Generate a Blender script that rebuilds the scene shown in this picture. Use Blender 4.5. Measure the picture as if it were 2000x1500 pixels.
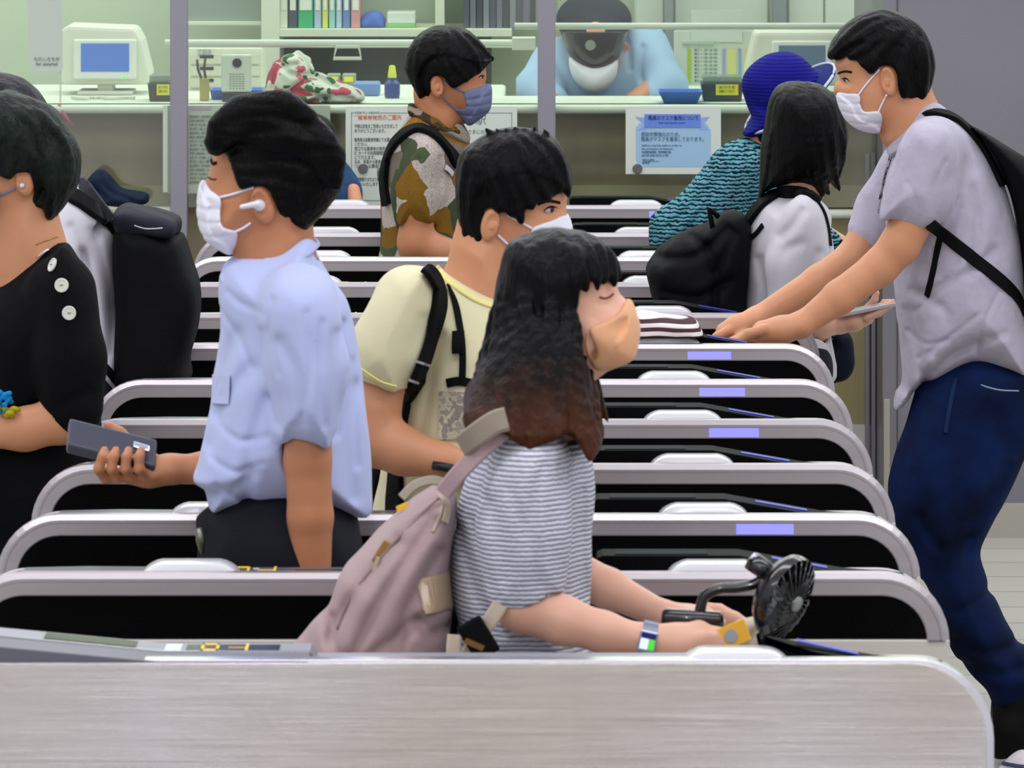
import bpy, math, random
import numpy as np
from mathutils import Vector, Matrix
for o in list(bpy.data.objects): bpy.data.objects.remove(o)
C = bpy.context.scene.collection
SC = bpy.context.scene
F0 = 11900.0          # focal length in pixels of a 2000 px wide frame
CX, CH, HZ = 1045.0, 2.33, -500.0   # vanishing point column, camera height, horizon row
# ------------------------------------------------------------ camera
cam = bpy.data.cameras.new('camera'); co = bpy.data.objects.new('camera', cam); C.objects.link(co)
co.location = (0, 0, CH); co.rotation_euler = (math.pi/2, 0, 0)
cam.sensor_width = 36; cam.lens = F0*36/2000
cam.shift_x = (1000-CX)/2000; cam.shift_y = -(750-HZ)/2000
cam.clip_start = .5; cam.clip_end = 200
cam.dof.use_dof = True; cam.dof.focus_distance = 14.0; cam.dof.aperture_fstop = 20
SC.camera = co
# ------------------------------------------------------------ world, exposure
w = bpy.data.worlds.new('world'); SC.world = w; w.use_nodes = True
bg = w.node_tree.nodes['Background']; bg.inputs[0].default_value = (.93, .93, 1, 1); bg.inputs[1].default_value = .74
SC.view_settings.view_transform = 'Standard'; SC.view_settings.look = 'None'
SC.view_settings.gamma = 1; SC.view_settings.use_curve_mapping = False
SC.view_settings.exposure = -0.08
# ------------------------------------------------------------ lights (fluorescent rows on the concourse ceiling, an added pair for streaks, office ceiling)
def area(name, loc, sx, sy, power, col=(1, 1, 1), rot=(0, 0, 0)):
    l = bpy.data.lights.new(name, 'AREA'); l.shape = 'RECTANGLE'; l.size = sx; l.size_y = sy; l.energy = power; l.color = col
    o = bpy.data.objects.new(name, l); C.objects.link(o); o.location = loc; o.rotation_euler = rot; return o
for i, y in enumerate((6.2, 9.0, 11.8, 14.6, 17.0)):
    area('ceiling_or_streak_light', (0.0, y, 3.6), 7.0, .35, 80, (.96, .97, 1))
for x in (-.25, -.155):
    area('ceiling_or_streak_light', (x, 4.6, 3.2), .06 if x < -.2 else .045, .9, 40 if x < -.2 else 20, (1, .98, .93))  # added pair, placed to draw bright streaks on the nearest steel panel
area('office_ceiling_light', (-1.6, 19.4, 3.4), 3.0, 1.0, 62, (.88, 1, .84))
area('office_ceiling_light', (1.4, 19.4, 3.4), 3.0, 1.0, 58, (.88, 1, .86))

# ------------------------------------------------------------ mapping helpers
def W(px, py, y): return np.array([(px-CX)*y/F0, y, CH-(py-HZ)*y/F0])
def S(y): return F0/y
def srgb(h):
    if isinstance(h, str):
        h = h.lstrip('#'); h = [int(h[i:i+2], 16)/255 for i in (0, 2, 4)]
    return tuple(((c/12.92) if c <= .04045 else ((c+.055)/1.055)**2.4) for c in h) + (1,)
# ------------------------------------------------------------ materials
MATS = {}
def mat(name, col='#888888', rough=.6, metal=0., noise=0, nscale=8, bump=0, bscale=60, bstretch=None, emit=0, spec=.5, sss=0, trans=0, col2=None, aniso=0, sheen=0, alpha=1, coat=0):
    if name in MATS: return MATS[name]
    if rough >= .7: spec = min(spec, .12)
    m = bpy.data.materials.new(name); m.use_nodes = True; nt = m.node_tree; b = nt.nodes['Principled BSDF']; L = nt.links
    b.inputs['Base Color'].default_value = srgb(col); b.inputs['Roughness'].default_value = rough; b.inputs['Metallic'].default_value = metal
    b.inputs['Specular IOR Level'].default_value = spec; b.inputs['Coat Weight'].default_value = coat
    if sss: b.inputs['Subsurface Weight'].default_value = sss; b.inputs['Subsurface Radius'].default_value = (.012, .004, .002)
    if trans: b.inputs['Transmission Weight'].default_value = trans
    if aniso: b.inputs['Anisotropic'].default_value = aniso
    if sheen: b.inputs['Sheen Weight'].default_value = sheen
    if emit: b.inputs['Emission Color'].default_value = srgb(col); b.inputs['Emission Strength'].default_value = emit
    if alpha < 1: b.inputs['Alpha'].default_value = alpha
    tc = nt.nodes.new('ShaderNodeTexCoord'); mp = nt.nodes.new('ShaderNodeMapping'); L.new(tc.outputs['Object'], mp.inputs[0])
    if bstretch: mp.inputs['Scale'].default_value = bstretch
    if noise or col2:
        n = nt.nodes.new('ShaderNodeTexNoise'); n.inputs['Scale'].default_value = nscale; n.inputs['Detail'].default_value = 4
        L.new(mp.outputs[0], n.inputs[0])
        r = nt.nodes.new('ShaderNodeValToRGB'); r.color_ramp.elements[0].position = .38; r.color_ramp.elements[1].position = .62
        c = srgb(col); c2 = srgb(col2) if col2 else tuple(min(1, v*(1+noise)) for v in c[:3])+(1,)
        c1 = c if col2 else tuple(v*(1-noise) for v in c[:3])+(1,)
        r.color_ramp.elements[0].color = c1; r.color_ramp.elements[1].color = c2
        L.new(n.outputs[0], r.inputs[0]); L.new(r.outputs[0], b.inputs['Base Color'])
    if bump:
        n = nt.nodes.new('ShaderNodeTexNoise'); n.inputs['Scale'].default_value = bscale; n.inputs['Detail'].default_value = 3
        L.new(mp.outputs[0], n.inputs[0])
        bp = nt.nodes.new('ShaderNodeBump'); bp.inputs['Strength'].default_value = bump; bp.inputs['Distance'].default_value = .01
        L.new(n.outputs[0], bp.inputs['Height']); L.new(bp.outputs[0], b.inputs['Normal'])
    MATS[name] = m; return m
def stripe_mat(name, ca, cb, scale, axis='Z', dist=1.5, rough=.8, thr=.5, warp=3, bump=.2):
    m = mat(name, ca, rough, bump=0); nt = m.node_tree; L = nt.links; b = nt.nodes['Principled BSDF']
    tc = nt.nodes.new('ShaderNodeTexCoord'); wv = nt.nodes.new('ShaderNodeTexWave'); wv.bands_direction = axis
    wv.inputs['Scale'].default_value = scale; wv.inputs['Distortion'].default_value = dist; wv.inputs['Detail Scale'].default_value = warp; wv.inputs['Detail'].default_value = 1
    L.new(tc.outputs['Object'], wv.inputs[0]); r = nt.nodes.new('ShaderNodeValToRGB')
    r.color_ramp.elements[0].position = thr-.12; r.color_ramp.elements[1].position = thr+.12
    r.color_ramp.elements[0].color = srgb(ca); r.color_ramp.elements[1].color = srgb(cb)
    L.new(wv.outputs['Fac'], r.inputs[0]); L.new(r.outputs[0], b.inputs['Base Color'])
    if bump:
        bp = nt.nodes.new('ShaderNodeBump'); bp.inputs['Strength'].default_value = bump; bp.inputs['Distance'].default_value = .004
        L.new(wv.outputs['Fac'], bp.inputs['Height']); L.new(bp.outputs[0], b.inputs['Normal'])
    return m
def patch_mat(name, cols, scale, rough=.8, detail='#5a5048', warp=.15):
    """patchwork of voronoi cells in constant colours with printed line-work on top"""
    m = mat(name, cols[0], rough); nt = m.node_tree; L = nt.links; b = nt.nodes['Principled BSDF']
    tc = nt.nodes.new('ShaderNodeTexCoord'); n = nt.nodes.new('ShaderNodeTexNoise'); n.inputs['Scale'].default_value = scale*.8
    mx = nt.nodes.new('ShaderNodeMixRGB'); mx.blend_type = 'LINEAR_LIGHT'; mx.inputs[0].default_value = warp
    L.new(tc.outputs['Object'], n.inputs[0]); L.new(tc.outputs['Object'], mx.inputs[1]); L.new(n.outputs['Color'], mx.inputs[2])
    v = nt.nodes.new('ShaderNodeTexVoronoi'); v.inputs['Scale'].default_value = scale; L.new(mx.outputs[0], v.inputs['Vector'])
    sp = nt.nodes.new('ShaderNodeSeparateColor'); L.new(v.outputs['Color'], sp.inputs[0])
    r = nt.nodes.new('ShaderNodeValToRGB'); r.color_ramp.interpolation = 'CONSTANT'
    while len(r.color_ramp.elements) < len(cols): r.color_ramp.elements.new(.5)
    for i, c in enumerate(cols): r.color_ramp.elements[i].position = i/len(cols)
    for i, c in enumerate(cols): r.color_ramp.elements[i].color = srgb(c)
    L.new(sp.outputs[0], r.inputs[0])
    v2 = nt.nodes.new('ShaderNodeTexVoronoi'); v2.feature = 'DISTANCE_TO_EDGE'; v2.inputs['Scale'].default_value = scale*9
    L.new(tc.outputs['Object'], v2.inputs['Vector'])
    r2 = nt.nodes.new('ShaderNodeValToRGB'); r2.color_ramp.elements[0].position = .03; r2.color_ramp.elements[1].position = .09
    r2.color_ramp.elements[0].color = (1, 1, 1, 1); r2.color_ramp.elements[1].color = (0, 0, 0, 1); L.new(v2.outputs[0], r2.inputs[0])
    ml = nt.nodes.new('ShaderNodeMath'); ml.operation = 'MULTIPLY'; ml.inputs[1].default_value = .4; L.new(r2.outputs[0], ml.inputs[0])
    m2 = nt.nodes.new('ShaderNodeMixRGB'); m2.inputs[2].default_value = srgb(detail)
    L.new(ml.outputs[0], m2.inputs[0]); L.new(r.outputs[0], m2.inputs[1]); L.new(m2.outputs[0], b.inputs['Base Color'])
    return m
def ramp_mat(name, axis, v0, v1, c0, c1, rough=.4, nz=.06, bump=.4, bscale=40, bstretch=(4, 4, .6)):
    """dyed hair: colour runs along a world axis of the object with some noise"""
    m = mat(name, c0, rough, bump=bump, bscale=bscale, bstretch=bstretch); nt = m.node_tree; L = nt.links; b = nt.nodes['Principled BSDF']
    tc = nt.nodes.new('ShaderNodeTexCoord'); sp = nt.nodes.new('ShaderNodeSeparateXYZ'); L.new(tc.outputs['Object'], sp.inputs[0])
    n = nt.nodes.new('ShaderNodeTexNoise'); n.inputs['Scale'].default_value = 12; mp = nt.nodes.new('ShaderNodeMapping'); mp.inputs['Scale'].default_value = (4, 4, .8)
    L.new(tc.outputs['Object'], mp.inputs[0]); L.new(mp.outputs[0], n.inputs[0])
    a = nt.nodes.new('ShaderNodeMath'); a.operation = 'MULTIPLY_ADD'; a.inputs[1].default_value = nz*4; L.new(n.outputs[0], a.inputs[0]); L.new(sp.outputs[axis], a.inputs[2])
    mr = nt.nodes.new('ShaderNodeMapRange'); mr.inputs[1].default_value = v0+nz*2; mr.inputs[2].default_value = v1+nz*2; L.new(a.outputs[0], mr.inputs[0])
    mx = nt.nodes.new('ShaderNodeMixRGB'); mx.inputs[1].default_value = srgb(c0); mx.inputs[2].default_value = srgb(c1)
    L.new(mr.outputs[0], mx.inputs[0]); L.new(mx.outputs[0], b.inputs['Base Color']); return m
# ------------------------------------------------------------ object helpers
def thing(name, label, cat, loc=(0, 0, 0), group=None):
    o = bpy.data.objects.new(name, None); C.objects.link(o); o.location = loc; o.empty_display_size = .1
    o['label'] = label; o['category'] = cat
    if group: o['group'] = group
    return o
def tag(o, label, cat, group=None):
    o['label'] = label; o['category'] = cat
    if group: o['group'] = group
    return o
def org(parent):
    p = np.zeros(3)
    while parent is not None: p = p+np.array(parent.location); parent = parent.parent
    return p
def mesh_obj(name, verts, faces, m, parent=None, smooth=False, bevel=0, origin=None, seg=2):
    v = np.array(verts, dtype=float)
    o0 = org(parent)
    if origin is not None: oo = np.array(origin)
    else: oo = o0 if parent is not None else np.array([(v[:, 0].min()+v[:, 0].max())/2, (v[:, 1].min()+v[:, 1].max())/2, v[:, 2].min()])
    me = bpy.data.meshes.new(name); me.from_pydata((v-oo).tolist(), [], [tuple(int(i) for i in f) for f in faces]); me.update()
    if m: me.materials.append(m)
    o = bpy.data.objects.new(name, me); C.objects.link(o)
    if parent is not None: o.parent = parent
    o.location = Vector(oo-o0)
    if smooth: me.polygons.foreach_set('use_smooth', [True]*len(me.polygons))
    if bevel:
        b = o.modifiers.new('bevel', 'BEVEL'); b.width = bevel; b.segments = seg; b.limit_method = 'ANGLE'
    return o
class MB:
    def __init__(s): s.v = []; s.f = []
    def add(s, v, f):
        n = len(s.v); s.v += [tuple(map(float, p)) for p in v]; s.f += [tuple(i+n for i in q) for q in f]; return s
    def box(s, x0, x1, y0, y1, z0, z1):
        return s.add([(x, y, z) for x in (x0, x1) for y in (y0, y1) for z in (z0, z1)],
                     [(0, 1, 3, 2), (4, 6, 7, 5), (0, 4, 5, 1), (2, 3, 7, 6), (0, 2, 6, 4), (1, 5, 7, 3)])
    def prism(s, pts, y0, y1):       # polygon in x,z extruded along y
        n = len(pts)
        return s.add([(p[0], y0, p[1]) for p in pts]+[(p[0], y1, p[1]) for p in pts],
                     [tuple(range(n))[::1], tuple(range(2*n-1, n-1, -1))]+[(i, i+n, (i+1) % n+n, (i+1) % n) for i in range(n)])
    def quad3(s, c, ux, uy, uz):     # oriented box: centre, three half-axes
        c, ux, uy, uz = map(np.array, (c, ux, uy, uz))
        return s.add([c+a*ux+b*uy+d*uz for a in (-1, 1) for b in (-1, 1) for d in (-1, 1)],
                     [(0, 1, 3, 2), (4, 6, 7, 5), (0, 4, 5, 1), (2, 3, 7, 6), (0, 2, 6, 4), (1, 5, 7, 3)])
    def tube(s, pts, r, n=10, closed=False):
        pts = [np.array(p, float) for p in pts]; k = len(pts); rs = r if hasattr(r, '__len__') else [r]*k; V = []; up = np.array([0, 0, 1.])
        for i, p in enumerate(pts):
            t = pts[(i+1) % k]-pts[i-1] if closed else pts[min(i+1, k-1)]-pts[max(i-1, 0)]
            t = t/(np.linalg.norm(t)+1e-9); u = np.array([0, 1., 0]) if abs(t[1]) < .9 else np.array([1., 0, 0])
            a = np.cross(t, u); a /= np.linalg.norm(a); b = np.cross(t, a)
            V += [p+rs[i]*(math.cos(q)*a+math.sin(q)*b) for q in [2*math.pi*j/n for j in range(n)]]
        Fc = []
        for i in range(k if closed else k-1):
            for j in range(n):
                i2 = (i+1) % k; Fc.append((i*n+j, i2*n+j, i2*n+(j+1) % n, i*n+(j+1) % n))
        if not closed: Fc += [tuple(range(n)), tuple(range(k*n-1, (k-1)*n-1, -1))]
        return s.add(V, Fc)
    def lathe(s, prof, c, n=24, axis='z'):
        V = []; k = len(prof)
        for r, h in prof:
            for j in range(n):
                q = 2*math.pi*j/n; a, b = r*math.cos(q), r*math.sin(q)
                V.append((c[0]+a, c[1]+b, c[2]+h) if axis == 'z' else (c[0]+a, c[1]+h, c[2]+b))
        Fc = [(i*n+j, i*n+(j+1) % n, (i+1)*n+(j+1) % n, (i+1)*n+j) for i in range(k-1) for j in range(n)]
        Fc += [tuple(range(n)), tuple(range(k*n-1, (k-1)*n-1, -1))]
        return s.add(V, Fc)
    def build(s, name, m, parent=None, smooth=False, bevel=0, kind=None, seg=2):
        o = mesh_obj(name, s.v, s.f, m, parent, smooth, bevel, seg=seg)
        bpy.context.view_layer.update()
        me = o.data; import bmesh
        bm = bmesh.new(); bm.from_mesh(me); bmesh.ops.recalc_face_normals(bm, faces=bm.faces); bm.to_mesh(me); bm.free()
        if kind: o['kind'] = kind
        return o
def box(name, x0, x1, y0, y1, z0, z1, m, parent=None, bevel=.002, kind=None):
    return MB().box(x0, x1, y0, y1, z0, z1).build(name, m, parent, bevel=bevel, kind=kind)
def pbox(name, px0, py0, px1, py1, y, dep, m, parent=None, bevel=.002, kind=None):
    a = W(px0, py1, y); b = W(px1, py0, y)
    return box(name, a[0], b[0], y, y+dep, a[2], b[2], m, parent, bevel, kind)
def text(name, s, px, py, y, size_px, m, parent, sx=1, align='LEFT', rot=0, width=None):
    cu = bpy.data.curves.new(name, 'FONT'); cu.body = s; cu.size = size_px/S(y)*1.25; cu.align_x = align; cu.align_y = 'CENTER'
    cu.materials.append(m); cu.extrude = .0004
    o = bpy.data.objects.new(name, cu); C.objects.link(o); p = W(px, py, y)
    bpy.context.view_layer.update()
    if width: sx = (width/S(y))/max(o.dimensions.x, 1e-4)
    me = o.to_mesh(); me2 = bpy.data.meshes.new(name); 
    vs = np.array([v.co[:] for v in me.vertices]) if len(me.vertices) else np.zeros((1, 3))
    fs = [tuple(q.vertices) for q in me.polygons]; bpy.data.objects.remove(o)
    V = np.c_[p[0]+vs[:, 0]*sx, p[1]-vs[:, 2]-.0006, p[2]+vs[:, 1]]
    r = mesh_obj(name, V, fs, m, parent); return r
# ------------------------------------------------------------ implicit surfaces
def spline(pts, n=6, closed=True):
    P = np.array(pts, float); N = len(P); out = []
    for i in range(N if closed else N-1):
        p0 = P[(i-1) % N] if closed else P[max(i-1, 0)]; p1 = P[i]; p2 = P[(i+1) % N]; p3 = P[(i+2) % N] if closed else P[min(i+2, N-1)]
        for t in np.linspace(0, 1, n, endpoint=False):
            out.append(.5*((2*p1)+(p2-p0)*t+(2*p0-5*p1+4*p2-p3)*t*t+(3*p1-p0-3*p2+p3)*t**3))
    if not closed: out.append(P[-1])
    return np.array(out)
def sdpoly(X, Z, P):
    """signed distance of grid points X,Z to polygon P (inside negative)"""
    d = np.full(X.shape, 1e9); s = np.zeros(X.shape, bool); n = len(P)
    for i in range(n):
        a = P[i]; b = P[(i+1) % n]; e = b-a; wx = X-a[0]; wz = Z-a[1]
        t = np.clip((wx*e[0]+wz*e[1])/(e@e+1e-12), 0, 1)
        d = np.minimum(d, (wx-e[0]*t)**2+(wz-e[1]*t)**2)
        if a[1] != b[1]:
            c = (a[1] > Z) != (b[1] > Z); s ^= c & (X < e[0]*(Z-a[1])/e[1]+a[0])
    return np.where(s, -1, 1)*np.sqrt(d)
def smin(a, b, k):
    if k <= 0: return np.minimum(a, b)
    h = np.maximum(k-np.abs(a-b), 0)/k; return np.minimum(a, b)-h*h*k*.25
def smax(a, b, k): return -smin(-a, -b, k)
def wnoise(X, Y, Z, fr, seed=0):
    r = np.random.RandomState(seed); o = 0
    for i in range(5):
        a = r.uniform(-1, 1, 3); a /= np.linalg.norm(a); f = 1+.45*i; ph = r.uniform(0, 6.28, 2)
        arg = (X*fr[0]*a[0]+Y*fr[1]*a[1]+Z*fr[2]*a[2])*f+ph[0]
        b = r.uniform(-1, 1, 3); o = o+np.sin(arg+1.3*np.sin((X*fr[0]*b[0]+Y*fr[1]*b[1]+Z*fr[2]*b[2])*.7+ph[1]))/f
    return o/2.2
class Vol:
    def __init__(s, px0, py0, px1, py1, yc, dep, h=.005):
        a = W(px0, py1, yc); b = W(px1, py0, yc); s.h = h; s.yc = yc
        s.xs = np.arange(a[0], b[0]+h, h); s.ys = np.arange(yc-dep, yc+dep+h, h); s.zs = np.arange(max(a[2], -.004), b[2]+h, h)
        s.F = np.full((len(s.xs), len(s.ys), len(s.zs)), 1., np.float32)
    def sl(s, lo, hi):
        r = []
        for ax, l, u in zip((s.xs, s.ys, s.zs), lo, hi):
            i0 = max(0, int((l-ax[0])/s.h)-1); i1 = min(len(ax), int((u-ax[0])/s.h)+3); r.append(slice(i0, max(i0, i1)))
        return tuple(r)
    def G(s, q): return s.xs[q[0]][:, None, None], s.ys[q[1]][None, :, None], s.zs[q[2]][None, None, :]
    def app(s, q, f, k, op):
        A = s.F[q]
        if A.size == 0: return
        s.F[q] = smin(A, f, k) if op == 'add' else smax(A, -f, k) if op == 'cut' else smax(A, f, k)
    def P(s, p): return W(*p) if p[0] > 30 or p[0] < -30 or p[1] > 30 else np.array(p, float)
    def cone(s, a, b, ra, rb, k=.02, op='add', ys=1.):
        """tapered capsule between pixel+depth points a,b"""
        a, b = s.P(a), s.P(b); m = max(ra, rb)*max(1, ys)+k+2*s.h
        q = s.sl(np.minimum(a, b)-m, np.maximum(a, b)+m); X, Y, Z = s.G(q); e = b-a; L2 = e@e+1e-12
        wx, wy, wz = X-a[0], Y-a[1], Z-a[2]; t = np.clip((wx*e[0]+wy*e[1]+wz*e[2])/L2, 0, 1)
        f = np.sqrt((wx-e[0]*t)**2+((wy-e[1]*t)/ys)**2+(wz-e[2]*t)**2)-(ra+(rb-ra)*t)
        s.app(q, f, k, op); return s
    def chain(s, pts, rs, k=.012, n=0, op='add', ys=1.):
        pts = [s.P(p) for p in pts]
        if n:
            A = spline(np.c_[np.array(pts), np.array(rs)], n, False); pts = A[:, :3]; rs = A[:, 3]
        for i in range(len(pts)-1):
            a, b = pts[i], pts[i+1]; m = max(rs[i], rs[i+1])*max(1, ys)+k+2*s.h
            q = s.sl(np.minimum(a, b)-m, np.maximum(a, b)+m); X, Y, Z = s.G(q); e = b-a
            wx, wy, wz = X-a[0], Y-a[1], Z-a[2]; t = np.clip((wx*e[0]+wy*e[1]+wz*e[2])/(e@e+1e-12), 0, 1)
            s.app(q, np.sqrt((wx-e[0]*t)**2+((wy-e[1]*t)/ys)**2+(wz-e[2]*t)**2)-(rs[i]+(rs[i+1]-rs[i])*t), k, op)
        return s
    def ell(s, c, r, rot=(0, 0, 0), k=.02, op='add'):
        c = s.P(c); r = np.array(r, float); m = r.max()+k+2*s.h; q = s.sl(c-m, c+m); X, Y, Z = s.G(q)
        M = np.array(Matrix.Rotation(rot[2], 3, 'Z') @ Matrix.Rotation(rot[1], 3, 'Y') @ Matrix.Rotation(rot[0], 3, 'X')).T
        x, y, z = X-c[0], Y-c[1], Z-c[2]
        u = [M[i][0]*x+M[i][1]*y+M[i][2]*z for i in range(3)]
        g = np.sqrt(sum((u[i]/r[i])**2 for i in range(3))); g2 = np.sqrt(sum((u[i]/r[i]**2)**2 for i in range(3)))
        s.app(q, g*(g-1)/(g2+1e-6), k, op); return s
    def d2(s, pts, y, sm=True, q=None, n=5):
        A = np.array([W(p[0], p[1], y)[[0, 2]] for p in pts])
        if sm: A = spline(A, n)
        q = q or (slice(None),)*3
        X = s.xs[q[0]][:, None]; Z = s.zs[q[2]][None, :]; X, Z = np.broadcast_arrays(X, Z); return sdpoly(X, Z, A), A
    def poly(s, pts, T, y=None, R=None, k=.015, op='add', sm=True, clip=None, ck=.008, hull=(), grow=0, yb=None, lean=(0, 0), flat=0, cedge=None, Tz=None):
        """traced outline given real thickness 2T, rounded like an ellipse (R = how far in from the edge it reaches full thickness)"""
        y = s.yc if y is None else y; R = R or T
        A = np.array([W(p[0], p[1], y)[[0, 2]] for p in pts]); m = k+3*s.h+abs(grow)
        lo = A.min(0)-m; hi = A.max(0)+m
        for h_ in hull:
            B = np.array([W(p[0], p[1], y)[[0, 2]] for p in h_]); lo = np.minimum(lo, B.min(0)-m); hi = np.maximum(hi, B.max(0)+m)
        ex = abs(lean[0])*(hi[0]-lo[0])+abs(lean[1])*(hi[1]-lo[1])
        if Tz: ex += max(Tz[1], Tz[3])-T
        q = s.sl((lo[0], y-T-m-ex, lo[1]), (hi[0], y+T+m+ex, hi[1]))
        d, A2 = s.d2(pts, y, sm, q)
        for h_ in hull: d = np.minimum(d, s.d2(h_, y, sm, q)[0])
        d = d-grow
        T0 = T
        X, Y, Z = s.G(q); c0 = A2.mean(0)
        if Tz: T = np.interp(Z, [W(0, Tz[2], y)[2], W(0, Tz[0], y)[2]], [Tz[3], Tz[1]])
        ym = y+lean[0]*(X-c0[0])+lean[1]*(Z-c0[1])
        u = np.maximum(1+d/R, 0)[:, None, :]; v = np.abs(Y-ym)/T
        f = (np.sqrt(u*u+v*v)-1)*min(T0, R) if not flat else (np.power(u**flat+v**flat, 1/flat)-1)*min(T0, R)
        if clip is not None:
            dc = s.d2(clip, cedge or y, sm, q)[0][:, None, :]; f = smax(f, dc, ck)
        if yb is not None: f = smax(f, (Y-yb) if yb > 0 else (-yb-Y), .01)
        s.app(q, f.astype(np.float32), k, op); return s
    def crease(s, lines, dep=.006, wid=.012, y=None, near=True):
        y = s.yc if y is None else y; X, Y, Z = s.G((slice(None),)*3)
        D = np.zeros((len(s.xs), len(s.zs)))
        for ln in lines:
            P = np.array([W(p[0], p[1], y)[[0, 2]] for p in ln]); P = spline(P, 4, False) if len(P) > 2 else P
            XX, ZZ = np.broadcast_arrays(s.xs[:, None], s.zs[None, :]); dm = np.full(XX.shape, 9.)
            tot = len(P)-1
            for i in range(tot):
                a, b = P[i], P[i+1]; e = b-a; t = np.clip(((XX-a[0])*e[0]+(ZZ-a[1])*e[1])/(e@e+1e-12), 0, 1)
                dm = np.minimum(dm, np.hypot(XX-a[0]-e[0]*t, ZZ-a[1]-e[1]*t))
            D += np.exp(-(dm/wid)**2)
        m = (1/(1+np.exp(np.clip((s.ys-s.yc)/.02, -30, 30)))) if near else np.ones(len(s.ys))
        s.F += (dep*D[:, None, :]*m[None, :, None]).astype(np.float32); return s
    def locks(s, lines, r0=.008, r1=.0015, k=.01, sink=.35, n=5, y0=None):
        """hair locks lying on the surface already built; below its edge they hang on at the last depth"""
        F0_ = s.F.copy(); out = []
        for ln in lines:
            P = spline(ln, n, False); yy = []; last = None
            for p in P:
                h_, g = s.hit(p[0], p[1]); ok = abs(h_[1]-(s.yc-.05)) > 1e-6; yy.append(h_[1] if ok else None)
            for i in range(len(yy)):
                if yy[i] is None: yy[i] = yy[i-1] if i and yy[i-1] else (y0 or s.yc-.05)
            yy = np.array(yy)
            for _ in range(4): yy[1:-1] = .5*yy[1:-1]+.25*(yy[:-2]+yy[2:])
            out.append([(p[0], p[1], y+r0*sink) for p, y in zip(P, yy)])
        for o_ in out:
            K = len(o_); s.chain(o_, [(r0+(r1-r0)*(i/(K-1))**1.6)*min(1, .25+3*i/(K-1)) for i in range(K)], k=k)
        return s
    def cutby(s, o, off=.0):
        """remove what lies inside another volume"""
        I = [np.clip(np.round((a-b[0])/o.h).astype(int), 0, len(b)-1) for a, b in zip((s.xs, s.ys, s.zs), (o.xs, o.ys, o.zs))]
        G_ = o.F[np.ix_(*I)].copy()
        for ax, (a, b) in enumerate(zip((s.xs, s.ys, s.zs), (o.xs, o.ys, o.zs))):
            m = (a < b[0]) | (a > b[-1]); sl_ = [slice(None)]*3; sl_[ax] = m; G_[tuple(sl_)] = 1
        s.F = smax(s.F, -(G_-off), .006); return s
    def noise(s, amp, fr, seed=0):
        B = np.abs(s.F) < .06; i = np.nonzero(B); s.F[i] += (amp*wnoise(s.xs[i[0]], s.ys[i[1]], s.zs[i[2]], fr, seed)).astype(np.float32); return s
    def hit(s, px, py, off=0.):
        """first surface point seen at a pixel, and its normal"""
        for y in np.arange(s.ys[1], s.ys[-2], s.h*.5):
            p = W(px, py, y); i = [(p[0]-s.xs[0])/s.h, (p[1]-s.ys[0])/s.h, (p[2]-s.zs[0])/s.h]
            a = [int(t) for t in i]
            if any(t < 1 for t in a) or a[0] >= len(s.xs)-2 or a[1] >= len(s.ys)-2 or a[2] >= len(s.zs)-2: continue
            fr = [t-u for t, u in zip(i, a)]; c = s.F[a[0]:a[0]+2, a[1]:a[1]+2, a[2]:a[2]+2]
            c = c[0]*(1-fr[0])+c[1]*fr[0]; c = c[0]*(1-fr[1])+c[1]*fr[1]; v = c[0]*(1-fr[2])+c[1]*fr[2]
            if v < 0:
                r = 2; A = [max(t-r, 0) for t in a]; B = [min(t+r+1, n-1) for t, n in zip(a, s.F.shape)]
                g = np.array([s.F[B[0], a[1], a[2]]-s.F[A[0], a[1], a[2]], s.F[a[0], B[1], a[2]]-s.F[a[0], A[1], a[2]], s.F[a[0], a[1], B[2]]-s.F[a[0], a[1], A[2]]])
                g = g/(np.linalg.norm(g)+1e-9); return p+g*off, g
        return W(px, py, s.yc-.05), np.array([0, -1., 0])
    def mesh(s, name, m, parent=None, sm=0):
        F = s.F; F[0] = F[-1] = 1; F[:, 0] = F[:, -1] = 1; F[:, :, 0] = 1; F[:, :, -1] = 1
        I = F < 0; c = np.zeros(tuple(n-1 for n in F.shape), np.uint8)
        for dx in (0, 1):
            for dy in (0, 1):
                for dz in (0, 1): c += I[dx:I.shape[0]-1+dx, dy:I.shape[1]-1+dy, dz:I.shape[2]-1+dz]
        act = (c > 0) & (c < 8); ijk = np.argwhere(act); idx = np.full(act.shape, -1, np.int32); idx[act] = np.arange(len(ijk))
        cor = np.array([(a, b, d) for a in (0, 1) for b in (0, 1) for d in (0, 1)])
        vals = np.stack([F[ijk[:, 0]+a, ijk[:, 1]+b, ijk[:, 2]+d] for a, b, d in cor], 1)
        acc = np.zeros((len(ijk), 3)); cnt = np.zeros(len(ijk))
        for i in range(8):
            for j in range(i+1, 8):
                if np.abs(cor[i]-cor[j]).sum() != 1: continue
                a, b = vals[:, i], vals[:, j]; mk = (a < 0) != (b < 0); t = np.where(mk, a/np.where(a-b == 0, 1, a-b), 0)
                acc += mk[:, None]*(cor[i]+t[:, None]*(cor[j]-cor[i])); cnt += mk
        V = (ijk+acc/np.maximum(cnt, 1)[:, None])*s.h+np.array([s.xs[0], s.ys[0], s.zs[0]])
        Q = []
        for ax in range(3):
            A = np.moveaxis(I, ax, 0); D = np.moveaxis(idx, ax, 0)
            e = A[:-1, 1:-1, 1:-1] != A[1:, 1:-1, 1:-1]; p = np.argwhere(e); i, j, k = p[:, 0], p[:, 1]+1, p[:, 2]+1
            qd = np.stack([D[i, j-1, k-1], D[i, j, k-1], D[i, j, k], D[i, j-1, k]], 1)
            fl = A[i, j, k] if ax != 1 else ~A[i, j, k]
            qd[~fl] = qd[~fl][:, ::-1]; Q.append(qd)
        Q = np.concatenate(Q); o0 = org(parent)
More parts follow.
